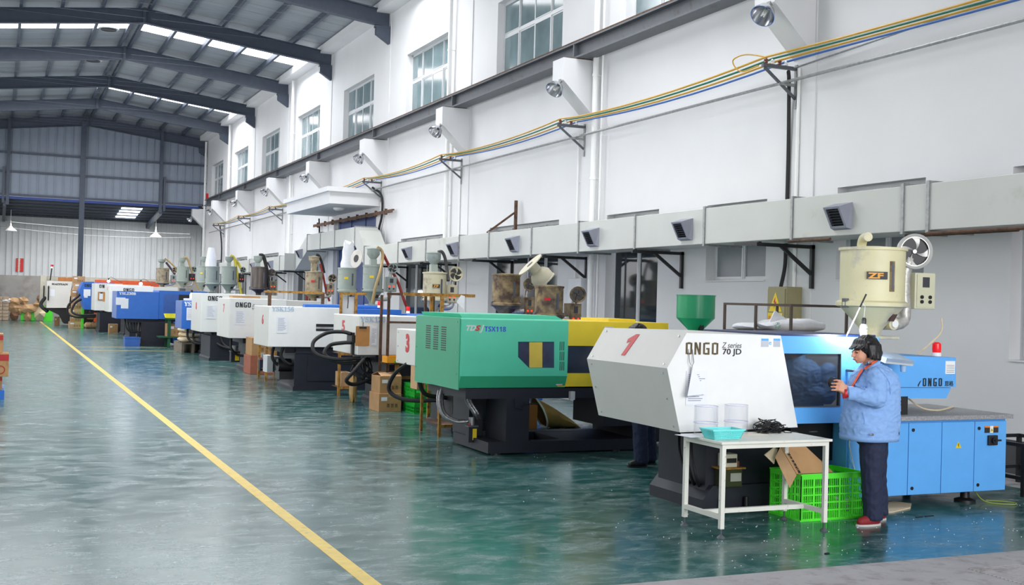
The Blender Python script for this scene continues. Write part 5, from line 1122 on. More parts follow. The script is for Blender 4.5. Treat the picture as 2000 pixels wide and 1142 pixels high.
    for sh, el, cu in ((shN, elN, cuN), (shF, elF, cuF)): chain(j, [sh+Vector((0, .01 if sh is shN else -.01, 0)), el, el.lerp(cu, .5), cu], [.080, .077, .068, .054])
    jk = fuse(j, 'jacket', JACK, t, .0075, 2, .007, 15, (1, 1, 1.5))
    # hem band, cuffs, seams, pocket, button
    hb = MB(); n = 40; vv = []
    cxh, _, zh, rxh, ryh = rg[-2]
    for z, k_ in ((zh-.035, 1.02), (zh+.012, 1.035)):
        for i in range(n): a = 2*pi*i/n; kk = (abs(cos(a))**2.4+abs(sin(a))**2.4)**(-1/2.4); vv.append((cxh+rxh*k_*cos(a)*kk, Yc+ryh*k_*sin(a)*kk, z))
    ff = [(i, (i+1) % n, n+(i+1) % n, n+i) for i in range(n)]; bnd = hb.add(vv, ff, True).build('hem_band', JACK, t); s_ = bnd.modifiers.new('s', 'SOLIDIFY'); s_.thickness = .012
    for cu, wr in ((cuN, wrN), (cuF, wrF)):
        d = (wr-cu).normalized(); MB().lathe(cu-d*.03, [(.055, 0), (.060, .01), (.060, .055), (.054, .06), (.046, .055)], 20, d).build('cuff', JACK, t)
        MB().lathe(cu+d*.02, [(.044, 0), (.04, .035), (.034, .035)], 18, d).build('red_inner_cuff', RED, t)
    bp = Q(1703, 846, Yc-.215); MB().cyl((bp.x, bp.y-.012, bp.z-.01), (bp.x, bp.y+.01, bp.z-.01), .011, 12).build('button', CHROME, t)
    from mathutils.bvhtree import BVHTree
    base_ = Vector(t['_o']); tree = BVHTree.FromPolygons([v.co+base_ for v in jk.data.vertices], [tuple(p.vertices) for p in jk.data.polygons])
    def lay(name, m_, A, B, th=.006, lift=.003, n=14):
        """cloth band lying on the jacket between two edge lines"""
        def res(P_, k): q = k/n*(len(P_)-1); i_ = min(int(q), len(P_)-2); f_ = q-i_; return (P_[i_][0]*(1-f_)+P_[i_+1][0]*f_, P_[i_][1]*(1-f_)+P_[i_+1][1]*f_)
        v = []; last = None
        for k in range(n+1):
            a_, b_ = res(A, k), res(B, k)
            for w_ in (0, .5, 1):
                px, py = a_[0]*(1-w_)+b_[0]*w_, a_[1]*(1-w_)+b_[1]*w_; d = (Q(px, py, Yc)-CAM).normalized(); hit = tree.ray_cast(CAM, d)[0]
                if hit is None: hit = Q(px, py, (last.y if last else Yc-.1))
                last = hit; v.append(hit-d*lift)
        f = []
        for k in range(n):
            for w_ in range(2): i_ = k*3+w_; f.append((i_, i_+1, i_+4, i_+3))
        v2 = [p-(p-CAM).normalized()*th for p in v]; N_ = len(v)
        f2 = [tuple(i_+N_ for i_ in q_) for q_ in f]; e_ = []
        for k in range(n): e_ += [(k*3, k*3+3, k*3+3+N_, k*3+N_), (k*3+2, k*3+5, k*3+5+N_, k*3+2+N_)]
        e_ += [(0, 1, 1+N_, N_), (1, 2, 2+N_, 1+N_), (n*3, n*3+1, n*3+1+N_, n*3+N_), (n*3+1, n*3+2, n*3+2+N_, n*3+1+N_)]
        return MB().add(v+v2, f+f2+e_, True).build(name, m_, t)
    # stand collar round the neck
    cl_ = MB(); nn_ = 26; v = []; nb = Q(1701, 712, Yc)
    for k_ in range(3):
        for i in range(nn_):
            a = -2.5+5*i/(nn_-1); q_ = abs(a)/2.5; rr = (.072, .080, .086)[k_]
            v.append((nb.x+cos(a)*rr*1.05-.03*q_, Yc+sin(a)*rr*1.02, nb.z+(.055, .03, -.02)[k_]-.07*q_**1.5+.012*cos(a)))
    co = cl_.add(v, [(k_*nn_+i, k_*nn_+i+1, (k_+1)*nn_+i+1, (k_+1)*nn_+i) for k_ in range(2) for i in range(nn_-1)], True).build('collar', JACK, t); q_ = co.modifiers.new('s', 'SOLIDIFY'); q_.thickness = .009
    lay('collar_leaf', JACK, [(1685, 715), (1694, 707), (1706, 701), (1718, 697)], [(1688, 720), (1696, 713), (1708, 706), (1720, 700)], .010, .018)
    lay('collar_lining', ORNG, [(1687, 718), (1697, 711.5), (1708, 704.5), (1720, 698)], [(1690, 722), (1698, 715.5), (1709, 708.5), (1721, 701)], .010, .022)
    lay('placket_lining', ORNG, [(1682, 720), (1675, 731), (1668, 744), (1662, 754)], [(1687, 721), (1679.5, 732), (1672.5, 744), (1666, 755)], .006, .006)
    lay('inner_lining', mat('deep_blue_lining', (48, 72, 150), .8), [(1687, 721), (1679.5, 732), (1672.5, 744), (1666, 755)], [(1689, 722), (1681.5, 733), (1674, 745), (1667.2, 756)], .005, .004)
    SEAM = mat('faded_blue_seam', (116, 154, 208), .8)
    lay('pocket_flap', JACK, [(1670, 748), (1680, 752), (1690, 756)], [(1670, 752), (1680, 757), (1690, 760)], .008, .003); lay('pocket_seam', SEAM, [(1670, 752), (1680, 757), (1690, 760)], [(1670, 753), (1680, 758), (1690, 761)], .004, .003)
    lay('armhole_seam', SEAM, [(1712, 716), (1722, 726), (1731, 737), (1737, 748), (1739, 770)], [(1713, 715.5), (1723, 725.5), (1732, 736.5), (1738, 747.5), (1740, 770)], .003, .001)
    lay('front_pocket_seam', SEAM, [(1684, 806), (1688, 820), (1687, 828)], [(1685, 806), (1689, 820), (1688, 828)], .003, .001)
    MB().lathe(Q(1692, 716, Yc-.185), [(.004, 0), (.004, .004)], 6, (0, -1, 0)).build('red_pin', RED, t)
    # shoes with pale soles
    for a, Yf in ((aN, 7.69), (aF, 7.87)):
        x1 = a.x+.058; x0 = x1-.255; s = MB()
        up = [(x1-.05, Yf, .028, .055, .042), (x1-.075, Yf, .06, .07, .044), (x1-.06, Yf, .085, .052, .040)]
        caps(s, (x1-.05, Yf, .045), (x1-.16, Yf, .042), .042, .044); caps(s, (x1-.16, Yf, .042), (x0+.045, Yf, .036), .044, .034); chain(s, [(x1-.05, Yf, .05), (x1-.06, Yf, .075)], [.045, .042])
        o = fuse(s, 'shoe', SHOE, t, .006, 2)
        for v in o.data.vertices: v.co.z = max(v.co.z, .012)
        so = MB(); k = 20; ring_ = [(x0+.127+cos(2*pi*i/k)*.13, Yf+sin(2*pi*i/k)*.046) for i in range(k)]
        so.prism(ring_, 2, .0, .016).build('sole', mat('grey_white_sole', (196, 192, 188), .7), o)
        MB().lathe((a.x, a.y, .085), [(.046, 0), (.046, .03)], 16).build('sock', WHITE, t)
    return t
pr1 = person('person in faded blue jacket and navy trousers standing beside the white table, looking at hands')
rg_ = Q(1627, 747, 7.775)
rr_ = MB()
for i in range(4):
    c = rg_+Vector((0, -.012+.008*i, 0)); rr_.tube([c+Vector((cos(2*pi*k/28)*(.034+.003*(i % 2)), 0, sin(2*pi*k/28)*(.036+.003*(i % 2)))) for k in range(29)], .0065, 8)
tag(rr_.build('rubber_coil', RUBBER), 'black rubber coil held in the hands of the person', 'coil')
# second person bending behind the white cover: only the black hair shows
h2 = on(1243, 630, 1, 11.3)
p2_ = dup(pr1, (h2.x+.12, 11.3, 0), 'person behind the white machine marked 1, only black hair and dark shoes showing', scale=(h2.z)/(Q(1690, 652, 7.78).z))
for o_ in kids(p2_):
    if o_.name.startswith('shoe'):
        for so_ in kids(o_): so_.data = so_.data.copy(); so_.data.materials[0] = BLACK
        o_.data = o_.data.copy(); o_.data.materials.clear(); o_.data.materials.append(BLACK)

# work lamp on its slanted rod behind the person's head
lp = Q(1687, 640, 8.12)
t = thing('work_lamp', 'lit white work lamp with black holder hanging above the head of the person', 'lamp', tuple(lp))
MB().lathe(lp, [(.012, -.055), (.03, -.05), (.036, -.02), (.034, .012), (.022, .034)], 18).build('bulb_shell', WHITE, t)
MB().lathe(lp, [(.005, -.075), (.024, -.07), (.03, -.052)], 18).build('lit_tip', GLOW, t)
MB().lathe(lp, [(.0365, -.012), (.0365, -.006)], 18).build('green_band', mat('green_band', (70, 190, 80), .5), t)
MB().lathe(lp, [(.02, .032), (.02, .075), (.014, .09)], 14).build('lamp_holder', BLACK, t)
tp_ = Q(1692, 574, 8.2); bt = Q(1651, 660, 8.32)
MB().tube([bt, bt.lerp(tp_, .72)], .006, 8).build('rod', WHITE, t); MB().tube([bt.lerp(tp_, .70), tp_], .0075, 8).build('rod_tip', BLACK, t)
MB().tube([bt.lerp(tp_, .8), bt.lerp(tp_, .8)+Vector((.01, -.03, -.03)), lp+Vector((0, 0, .09))], .003, 6).build('cord', WHITE, t)
l = bpy.data.lights.new('work_lamp_light', 'POINT'); l.energy = 14; l.color = (.92, .97, 1); l.shadow_soft_size = .04
o = bpy.data.objects.new('work_lamp_light', l); COL.objects.link(o); o.location = lp+Vector((-.08, -.02, -.06))

# ------------------------------------------------------------------ table and what stands on and under it
TW = mat('chipped_white_paint', (222, 222, 212), .5, var=.04, dirt=(140, 124, 104), dirt_amt=.0, dscale=26)
tx0, tx1, ty0, ty1, tzt = 5.20, 6.235, 7.60, 8.16, .75
t = thing('work_table', 'small white steel table with levelling feet in front of the machine marked 1', 'table', ((tx0+tx1)/2, 7.88, 0))
MB().box(tx0-.02, tx1+.02, ty0-.02, ty1+.02, tzt-.02, tzt, .003).build('tabletop', TW, t)
MB().box(tx0, tx1, ty0, ty0+.03, tzt-.055, tzt-.02).box(tx0, tx1, ty1-.03, ty1, tzt-.055, tzt-.02).box(tx0, tx0+.03, ty0+.03, ty1-.03, tzt-.055, tzt-.02).box(tx1-.03, tx1, ty0+.03, ty1-.03, tzt-.055, tzt-.02).build('apron_frame', TW, t)
for x in (tx0, tx1-.035):
    for y in (ty0, ty1-.035):
        lg = MB().box(x, x+.035, y, y+.035, .07, tzt-.055).build('leg', TW, t)
        MB().cyl((x+.0175, y+.0175, .02), (x+.0175, y+.0175, .07), .007, 10).lathe((x+.0175, y+.0175, 0), [(.034, 0), (.03, .008), (.01, .024)], 16).build('levelling_foot', DGREY, lg)
for y in (ty0+.035,): pass
MB().box(tx0, tx0+.035, ty0+.035, ty1-.035, .14, .175).build('side_rail', TW, t); MB().box(tx1-.035, tx1, ty0+.035, ty1-.035, .14, .175).build('side_rail', TW, t)
MB().box(tx0+.035, tx1-.035, 7.86, 7.895, .14, .175).build('long_rail', TW, t)
def clearjar(px, py, Y, r, h, label):
    p = on(px, py, 2, tzt); j = thing('clear_cylinder', label, 'container', (p.x, p.y, tzt))
    MB().lathe((p.x, p.y, tzt+.001), [(r, 0), (r, h*.42), (r*1.04, h*.42), (r*1.04, h*.46), (r, h*.46), (r, h), (r*.97, h), (r*.97, h*.46), (r*.97, .004)], 36, cap=False).build('wall', CLEAR, j)
    MB().lathe((p.x, p.y, tzt+.001), [(r*1.02, h*.42), (r*1.05, h*.44), (r*1.02, h*.46)], 36, cap=False).build('collar_ring', mat('violet_tinted_acrylic', (196, 198, 232), .1, alpha=.5), j)
    MB().lathe((p.x, p.y, tzt+.001), [(r, h), (r*1.015, h+.004), (r, h+.008)], 36, cap=False).build('rim', MATS['violet_tinted_acrylic'], j)
    return j
clearjar(1378, 850, 8, .098, .235, 'clear acrylic cylinder on the table, left one behind the turquoise basket')
clearjar(1437, 847, 8, .098, .235, 'clear acrylic cylinder on the table, right one beside the black cable tangle')
# turquoise basket
bp = on(1419, 858, 2, tzt); bx, by = bp.x, bp.y+.06
TQ = mat('turquoise_plastic', (120, 232, 230), .35, var=.03)
t = thing('plastic_basket', 'turquoise plastic basket at the front of the white table', 'basket', (bx, by, tzt))
MB().box(bx-.12, bx+.12, by-.07, by+.07, tzt+.002, tzt+.008).build('bottom', TQ, t)
rim = MB(); rz = tzt+.082
rim.box(bx-.155, bx+.155, by-.10, by-.088, rz-.01, rz).box(bx-.155, bx+.155, by+.088, by+.10, rz-.01, rz).box(bx-.155, bx-.143, by-.10, by+.10, rz-.01, rz).box(bx+.143, bx+.155, by-.10, by+.10, rz-.01, rz); rim.build('rim', TQ, t)
sd = MB()
for k in range(24):
    q = k/23; xt, xb_ = bx-.148+.296*q, bx-.12+.24*q
    for s in (-1, 1): sd.bar((xt, by+s*.094, rz-.008), (xb_, by+s*.07, tzt+.005), .005)
for k in range(15):
    q = k/14; yt, yb_ = by-.094+.188*q, by-.07+.14*q
    for s in (-1, 1): sd.bar((bx+s*.148, yt, rz-.008), (bx+s*.12, yb_, tzt+.005), .005)
for z, k in ((tzt+.02, .2), (tzt+.035, .4), (tzt+.05, .58), (tzt+.064, .78)):
    X_, Y_ = .12+.028*k, .07+.024*k
    for s in (-1, 1): sd.box(bx-X_, bx+X_, by+s*Y_-.002, by+s*Y_+.002, z, z+.004).box(bx+s*X_-.002, bx+s*X_+.002, by-Y_, by+Y_, z, z+.004)
sd.build('lattice_sides', TQ, t)['kind'] = 'stuff'
# black cable tangle
c = on(1515, 846, 2, tzt); random.seed(11); tm = []
for k in range(34):
    cx, cy = c.x+random.uniform(-.07, .07), c.y+.06+random.uniform(-.05, .05); r = random.uniform(.04, .085); a0 = random.random()*6.28; til = random.choice((-1, 1))*random.uniform(.4, 1.1); ph = random.random()*6; zc = tzt+.012+random.uniform(.0, .075)
    pts = []
    for i in range(15):
        a = a0+i/14*random.uniform(4.2, 4.6); pts.append((cx+cos(a)*r*1.25, cy+sin(a)*r*.7, max(tzt+.005, zc+sin(a+ph)*r*.6*abs(til)+.004*sin(3*a))))
    tm.append(pts)
tt = MB()
for p in tm: tt.tube(p, .0042, 6)
tt.tube(spline([(c.x+.1, c.y+.02, tzt+.005), (c.x+.15, c.y-.01, tzt+.005), (c.x+.19, c.y+.04, tzt+.005), (c.x+.24, c.y+.02, tzt+.005)], 6), .004, 6)
tag(tt.build('cable_tangle', RUBBER), 'tangled heap of thin black cable on the white table', 'cable tangle', kind='stuff')
for (px, py, w, d, rz, m_, lb_) in ((1352, 852, .16, .2, .1, PAPER, 'white paper sheet curling over the left edge of the table'), (1470, 849, .24, .16, -.15, mat('cream_paper', (222, 214, 198), .8), 'cream paper sheet lying under the cable tangle on the table')):
    p = on(px, py, 2, tzt); s = MB(); A = Vector((cos(rz)*w/2, sin(rz)*w/2, 0)); B = Vector((-sin(rz)*d/2, cos(rz)*d/2, 0)); s.obox((p.x, p.y+.03, tzt+.0025), A, B, (0, 0, .0012)); tag(s.build('paper_sheet', m_), lb_, 'paper')
p = on(1592, 845, 2, tzt); tag(MB().box(p.x-.05, p.x+.03, p.y, p.y+.02, tzt+.001, tzt+.012, .003).build('black_tool', BLACK), 'small black tool at the right end of the table', 'tool')
# big green crate
def crate(name, label, x0, x1, y0, y1, z0, h, m, slots=(5, 2), rows=4, group=None, slant=.0):
    t = thing(name, label, 'crate', ((x0+x1)/2, (y0+y1)/2, z0), group)
    MB().box(x0+.01, x1-.01, y0+.01, y1-.01, z0+.0, z0+.012).build('bottom', m, t)
    def side(p, q, n, cells):
        p, q, n = Vector(p), Vector(q), Vector(n); L = (q-p).length; d = (q-p).normalized(); s = MB(); U = Vector((0, 0, 1))
        def plate(a, b, za, zb, th=.004, off=.0012): c_ = p+d*(a+b)/2+U*(za+zb)/2+n*(off+th/2); s.obox(c_, d*(b-a)/2, n*th/2, U*(zb-za)/2)
        plate(0, L, h-.045, h); plate(0, L, 0, .02); plate(-.003, L+.003, h-.012, h+.001, .014, -.001); plate(-.003, L+.003, -.0, .012, .012, -.001)
        for r in range(1, rows): z = .02+(h-.065)*r/rows; plate(0, L, z-.006, z+.006, .0055, .0005)
        cw = L/cells
        for c_ in range(cells+1): a = min(max(c_*cw, .010), L-.010); plate(a-.010, a+.010, .001, h-.001, .0075, 0)
        for c_ in range(cells):
            nb = max(3, int(cw/.022)) if cw/.022 < 7 else 6
            for b_ in range(1, nb): a = c_*cw+.01+(cw-.02)*b_/nb; plate(a-.0032, a+.0032, .02, h-.045, .0035)
        return s
    for nm, s in (('side', side((x0, y0, z0), (x1, y0, z0), (0, 1, 0), slots[0])), ('side', side((x0, y1, z0), (x1, y1, z0), (0, -1, 0), slots[0])), ('end', side((x0, y0, z0), (x0, y1, z0), (1, 0, 0), slots[1])), ('end', side((x1, y0, z0), (x1, y1, z0), (-1, 0, 0), slots[1]))): s.build(nm, m, t)
    return t
cr = crate('plastic_crate', 'big bright green crate holding flat cardboard under the white table', 6.27, 6.96, 7.99, 8.43, 0, .40, LIME, (5, 3), 5)
k = thing('flat_carton', 'flattened brown carton sticking out of the big green crate', 'carton', (6.42, 8.1, .3))
s = MB(); pts = [(6.36, .62), (6.42, .60), (6.62, .49), (6.74, .41)]
k1 = [Q(1527, 869, 8.1), Q(1563, 869, 8.1), Q(1624, 921, 8.1), Q(1554, 921, 8.03)]
def slab(m_, q, th, up=(0, 0, 1)):
    q = [Vector(p) for p in q]; n_ = (q[1]-q[0]).cross(q[3]-q[0]).normalized()*th; return m_.add(q+[p+n_ for p in q], [(0, 1, 2, 3), (7, 6, 5, 4), (0, 4, 5, 1), (1, 5, 6, 2), (2, 6, 7, 3), (3, 7, 4, 0)])
A_, B_, C_, D_ = Q(1524, 870, 8.16), Q(1572, 870, 8.22), Q(1628, 922, 8.12), Q(1556, 925, 8.02)
slab(s, [A_, B_, C_, D_], .012).build('upper_flap', CARD, k)
slab(MB(), [A_+Vector((0, 0, -.01)), D_+Vector((-.0, 0, -.01)), D_+Vector((-.06, .01, -.12)), A_+Vector((-.05, .0, -.10))], .01).build('side_flap', CARD2, k)
ud = (C_-D_).normalized(); vd_ = (A_-D_).normalized(); nn2 = ud.cross(vd_).normalized(); nn2 = nn2 if nn2.y < 0 or nn2.z > 0 else -nn2
ptext('carton_print', '注塑件专用纸箱', A_.lerp(D_, .12)+nn2*.003+ud*.03, -vd_, ud, nn2, .034, INK, k)
tag(slab(MB(), [Q(1493, 888, 8.2), Q(1513, 872, 8.2), Q(1519, 876, 8.25), Q(1512, 906, 8.2)], .006).build('yellowed_paper', SACK), 'crumpled yellowed paper tucked at the left end of the green crate', 'paper')
# power strip and cardboard on the floor by the feet
tag(MB().obox(Q(1689, 957, 8.15), (.012, 0, -.07), (.018, 0, .005), (0, .012, 0)).build('power_strip', WHITE), 'white power strip hanging between the green crate and the legs', 'power strip')
cable('white_flex', [tuple(Q(1662, 853, 8.2)), tuple(Q(1659, 868, 8.2)), tuple(Q(1665, 900, 8.22)), tuple(Q(1669, 917, 8.24))], .005, 'thin white flex hanging behind the green crate', WHITE)
g = MB(); q = [gp for gp in (on(1690, 990, 2, .004), on(1745, 980, 2, .004), on(1780, 984, 2, .004), on(1778, 992, 2, .004), on(1745, 1000, 2, .004), on(1700, 1003, 2, .004))]
tag(g.prism([(p.x, p.y) for p in q], 2, .001, .012).build('cardboard_sheet', mat('cream_cardboard', (210, 190, 160), .85, var=.06)), 'flat piece of cream cardboard on the floor behind the red shoes', 'cardboard')
for px, py, w in ((1795, 1010, .04), (1815, 1008, .05), (1605+10, 1081, .02)):
    p = on(px, py, 2, 0); tag(MB().obox((p.x, p.y, .004), (w, .006, 0), (-.004, .008, 0), (0, 0, .003)).build('plastic_scrap', RUBBER), 'small black scrap on the floor '+{1795: 'right of the red shoes, left of two', 1815: 'right of the red shoes, right of two', 1615: 'in front of the table foot'}[px], 'scrap')
# black steel stand behind the cabinet
t = thing('steel_stand', 'black steel stand by the wall at the right edge of the picture', 'stand', (9.6, 8.7, 0))
for x in (9.35, 10.1):
    for y in (8.45, 9.2): MB().box(x, x+.04, y, y+.04, 0, .52).build('leg', BLACK, t)
for z in (.16, .49):
    for y in (8.45, 9.2): MB().box(9.35, 10.14, y, y+.035, z, z+.035).build('rail', BLACK, t)
    for x in (9.35, 10.1): MB().box(x, x+.035, 8.45, 9.24, z, z+.035).build('rail', BLACK, t)
tag(MB().box(9.22, 9.4, 8.9, 9.1, .531, .66, .01).build('blue_white_bag', WHITE), 'blue and white bag peeking out behind the light blue cabinet', 'bag')

# ------------------------------------------------------------------ platform with railing and sacks behind machine 1
PB = mat('brown_grey_tube', (84, 70, 62), .6, metal=.2, var=.2)
t = thing('loading_platform', 'raised platform with brown tube railing behind the machine marked 1', 'platform', (8.2, 10.8, 0))
pz, px0, px1, py0, py1, rz_ = 1.55, 7.66, 8.42, 10.0, 11.25, 1.85
MB().box(px0, px1, py0, py0+.03, pz-.06, pz).build('front_edge', mat('pale_yellow_board', (214, 196, 136), .6, var=.06), t)
MB().box(px0, px0+.03, py0, py1, pz-.06, pz).box(px1-.03, px1, py0, py1, pz-.06, pz).box(px0, px1, py1-.03, py1, pz-.06, pz).build('edge_frame', RUST, t)
MB().box(px0+.03, px1-.03, py0+.03, py1-.03, pz-.03, pz-.012).build('deck', RUST, t)
for x in (px0, px1-.025):
    for y in (py0, py1-.025): MB().box(x, x+.025, y, y+.025, 0, rz_).build('post', PB, t)
MB().box(px0, px0+.025, (py0+py1)/2, (py0+py1)/2+.025, pz, rz_).build('post', PB, t)
for a in ((px0, px1, py0, py0+.025), (px0, px1, py1-.025, py1), (px0, px0+.025, py0, py1), (px1-.025, px1, py0, py1)): MB().box(*a, rz_-.02, rz_+.005).build('rail', PB, t)
def sackmesh(c, rx, ry, rz, rot=0, seed=0, lift=0, name='sack', m=WSACK, label='', cat='sack', group=None, kids_=None):
    v = []; f = []; n1, n2 = 20, 10; c = Vector(c); rnd = random.Random(seed)
    for j in range(n2+1):
        t_ = -pi/2+pi*j/n2
        for i in range(n1):
            a = 2*pi*i/n1; ca, sa = cos(a), sin(a); k_ = (abs(ca)**4+abs(sa)**4)**(-.25); ct = max(cos(t_), .02)**.45
            p = Vector((rx*ca*k_*ct, ry*sa*k_*ct, rz*sin(t_)*(1-.45*abs(ca)**4)*(1-.3*abs(sa)**6)))
            q = noise.noise(Vector((ca*2+seed*3.1, sa*2, j*.4)))*.09*min(rx, rz*3); p += Vector((0, 0, q)); p.z = max(p.z, -rz*.8)
            if lift: p.z += lift*max(0, -p.x/rx)**2
            v.append(c+Vector((p.x*cos(rot)-p.y*sin(rot), p.x*sin(rot)+p.y*cos(rot), p.z+rz*.8)))
    for j in range(n2):
        for i in range(n1): k_ = (i+1) % n1; f.append((j*n1+i, j*n1+k_, j*n1+n1+k_, j*n1+n1+i))
    f.append(tuple(range(n1-1, -1, -1))); f.append(tuple(range(n2*n1, n2*n1+n1)))
    return tag(MB().add(v, f, True).build(name, m, org=tuple(c)), label, cat, group)
sackmesh((8.05, 10.5, pz), .38, .22, .085, 0, 1, 0, 'white_sack', WSACK, 'white sack with green mark lying on the platform, folded end up')
sackmesh((7.86, 10.85, pz), .16, .3, .05, .3, 2, 0, 'empty_sack', WSACK, 'flat empty white sack at the left of the platform')
fl_ = MB(); q = [Q(1500, 636, 10.45), Q(1514, 606, 10.5), Q(1546, 630, 10.4), Q(1544, 645, 10.4)]; slab(fl_, q, .03); tag(fl_.build('sack_flap', WSACK), 'upturned open mouth of the white sack on the platform', 'sack')
ptext('green_mark', '♻', Q(1512, 640, 10.24), (1, 0, 0), (0, 0, 1), (0, -1, 0), .07, mat('green_print', (60, 150, 120), .6), t)

# ------------------------------------------------------------------ cartons, crates, racks and sacks along the row
def carton(label, x0, x1, y0, y1, z0, z1, m=CARD, open_=False, rot=0, group=None, lab_=True, tape=True, printed=True):
    t = thing('carton', label, 'carton', ((x0+x1)/2, (y0+y1)/2, z0), group)
    MB().box(x0, x1, y0, y1, z0, z1, .004).build('box_body', m, t); h = z1-z0; w = x1-x0
    if tape: MB().box((x0+x1)/2-.03, (x0+x1)/2+.03, y0-.001, y1, z1, z1+.001).box((x0+x1)/2-.03, (x0+x1)/2+.03, y0-.001, y0, z1-h*.2, z1).build('tape', mat('tan_tape', (190, 156, 112), .3), t)
    if open_:
        slab(MB(), [(x0, y0, z1), (x1, y0, z1), (x1, y0-.01, z1-.0), (x0, y0-.01, z1)], .001)
        slab(MB(), [(x0+.02, y0+.01, z1+.002), (x1, y0+.02, z1+.002), (x1+.02, y0+(y1-y0)*.45, z1+.06), (x0+.03, y0+(y1-y0)*.45, z1+.045)], .004).build('flap', CARD2, t)
        slab(MB(), [(x0+.03, y0+(y1-y0)*.5, z1+.06), (x1+.02, y0+(y1-y0)*.5, z1+.07), (x1, y1, z1+.002), (x0, y1, z1+.002)], .004).build('flap', CARD2, t)
    if lab_: MB().box(x0+w*.1, x0+w*.36, y0-.002, y0, z0+h*.6, z0+h*.8).build('paper_label', PAPER, t)
    if printed:
        for i in range(3): 
            xx = x0+w*(.42+.18*i); g_ = MB(); s_ = w*.055; zz = z0+h*.35
            g_.box(xx-s_, xx+s_, y0-.002, y0, zz-s_*1.3, zz-s_*1.15).box(xx-s_, xx+s_, y0-.002, y0, zz+s_*1.15, zz+s_*1.3).box(xx-s_, xx-s_*.85, y0-.002, y0, zz-s_*1.3, zz+s_*1.3).box(xx+s_*.85, xx+s_, y0-.002, y0, zz-s_*1.3, zz+s_*1.3)
            g_.box(xx-s_*.15, xx+s_*.15, y0-.002, y0, zz-s_, zz+s_*.5).prism([(xx-s_*.5, zz+s_*.2), (xx+s_*.5, zz+s_*.2), (xx, zz+s_)], 1, y0-.002, y0)
            g_.build('handling_mark', INK, t)
    return t
b0_, b1_ = on(710, 800, 2, 0), on(767, 803, 2, 0)
carton('brown carton on the floor beside the machine marked 5, lower of two', 5.56, 5.93, 17.62, 18.15, 0, .29)
carton('brown carton with raised flaps, upper of two beside the machine marked 5', 5.58, 5.94, 17.66, 18.12, .291, .56, open_=True)
for k in range(3):
    crate('plastic_crate', 'green crate in the stack beside the cartons, %s of three' % ('bottom', 'middle', 'top')[k], 6.01, 6.3, 17.2, 17.75, .002+.155*k, .15, mat('mid_green_plastic', (22, 172, 56), .4, var=.05), (3, 3), 2, 'green crates beside the cartons')
crate('plastic_crate', 'low green crate right of the stack of three', 6.31, 6.55, 17.2, 17.6, .002, .17, MATS['mid_green_plastic'], (3, 2), 2)
def rack(label, Y, D, xs, ztop, shelves, m=OCHRE, tops=None, w=.035, back=True, name='steel_rack'):
    t = thing(name, label, 'rack', ((xs[0]+xs[-1])/2, Y, 0)); x0, x1 = xs[0], xs[-1]
    for x in xs:
        MB().box(x-w/2, x+w/2, Y, Y+w, 0, ztop).build('post', m, t)
        if back: MB().box(x-w/2, x+w/2, Y+D-w, Y+D, 0, ztop).build('post', m, t)
    for z in shelves: MB().box(x0+w/2, x1-w/2, Y, Y+w, z-.04, z).build('rail', m, t); MB().box(x0, x1, Y+w, Y+D, z-.012, z).build('shelf', RUST, t)
    if tops: MB().box(tops[0], tops[1], Y, Y+w, ztop, ztop+w).build('top_bar', m, t)
    return t
x_ = lambda px, py, Y: Q(px, py, Y).x
z_ = lambda px, py, Y: Q(px, py, Y).z
# rack between 3 and 5: tall frame, bench with baskets
Yr = 17.85
t = rack('tall rusty frame and bench standing in front of the machine marked 5', Yr, .42, [x_(757, 700, Yr), x_(847, 600, Yr)], z_(757, 576, Yr), [], RUST, (x_(757, 576, Yr), x_(853, 577, Yr)), .04)
MB().box(x_(757, 629, Yr), x_(826, 630, Yr), Yr, Yr+.03, z_(757, 631, Yr), z_(757, 627, Yr)).build('mid_rail', RUST, t)
MB().box(x_(757, 707, Yr), x_(820, 700, Yr), Yr-.12, Yr+.42, z_(770, 708, Yr)-.025, z_(770, 708, Yr)).build('bench_top', RUST, t)
MB().box(x_(773, 710, Yr)-.03, x_(773, 710, Yr)+.03, Yr-.1, Yr-.04, 0, z_(770, 708, Yr)-.025).build('bench_leg', OCHRE, t)
MB().box(x_(757, 725, Yr), x_(847, 725, Yr), Yr+.03, Yr+.42, .50, .52).box(x_(757, 725, Yr), x_(847, 725, Yr), Yr+.37, Yr+.42, .2, .22).build('lower_shelf', OCHRE, t)
zb = z_(770, 708, Yr); xb0, xb1 = x_(757, 700, Yr-.1), x_(790, 700, Yr-.1)
t = thing('orange_basket', 'orange plastic basket on the rusty bench left of the machine marked 3', 'basket', ((xb0+xb1)/2, Yr, zb)); OR = mat('orange_plastic', (250, 168, 40), .4)
MB().box(xb0, xb1+.1, Yr-.1, Yr+.15, zb+.001, zb+.01).build('bottom', OR, t)
for a in ((xb0-.01, xb1+.11, Yr-.11, Yr-.10), (xb0-.01, xb1+.11, Yr+.15, Yr+.16), (xb0-.01, xb0, Yr-.1, Yr+.15), (xb1+.1, xb1+.11, Yr-.1, Yr+.15)): MB().box(*a, zb+.002, zb+.11).build('side', OR, t)
tag(MB().box(x_(773, 704, Yr-.2), x_(790, 704, Yr-.2), Yr-.16, Yr-.12, zb+.002, zb+.035).build('green_dish', mat('olive_green_plastic', (120, 170, 50), .4)), 'small green dish in front of the orange basket', 'dish')
t = thing('bottle', 'small bottle with black cap standing in the orange basket', 'bottle', (x_(776, 700, Yr), Yr, zb+.012)); MB().lathe((x_(776, 700, Yr), Yr, zb+.012), [(.022, 0), (.022, .09), (.01, .11)], 12).build('bottle_body', WHITE, t); MB().lathe((x_(776, 700, Yr), Yr, zb+.12), [(.011, 0), (.011, .05)], 10).build('cap', BLACK, t)
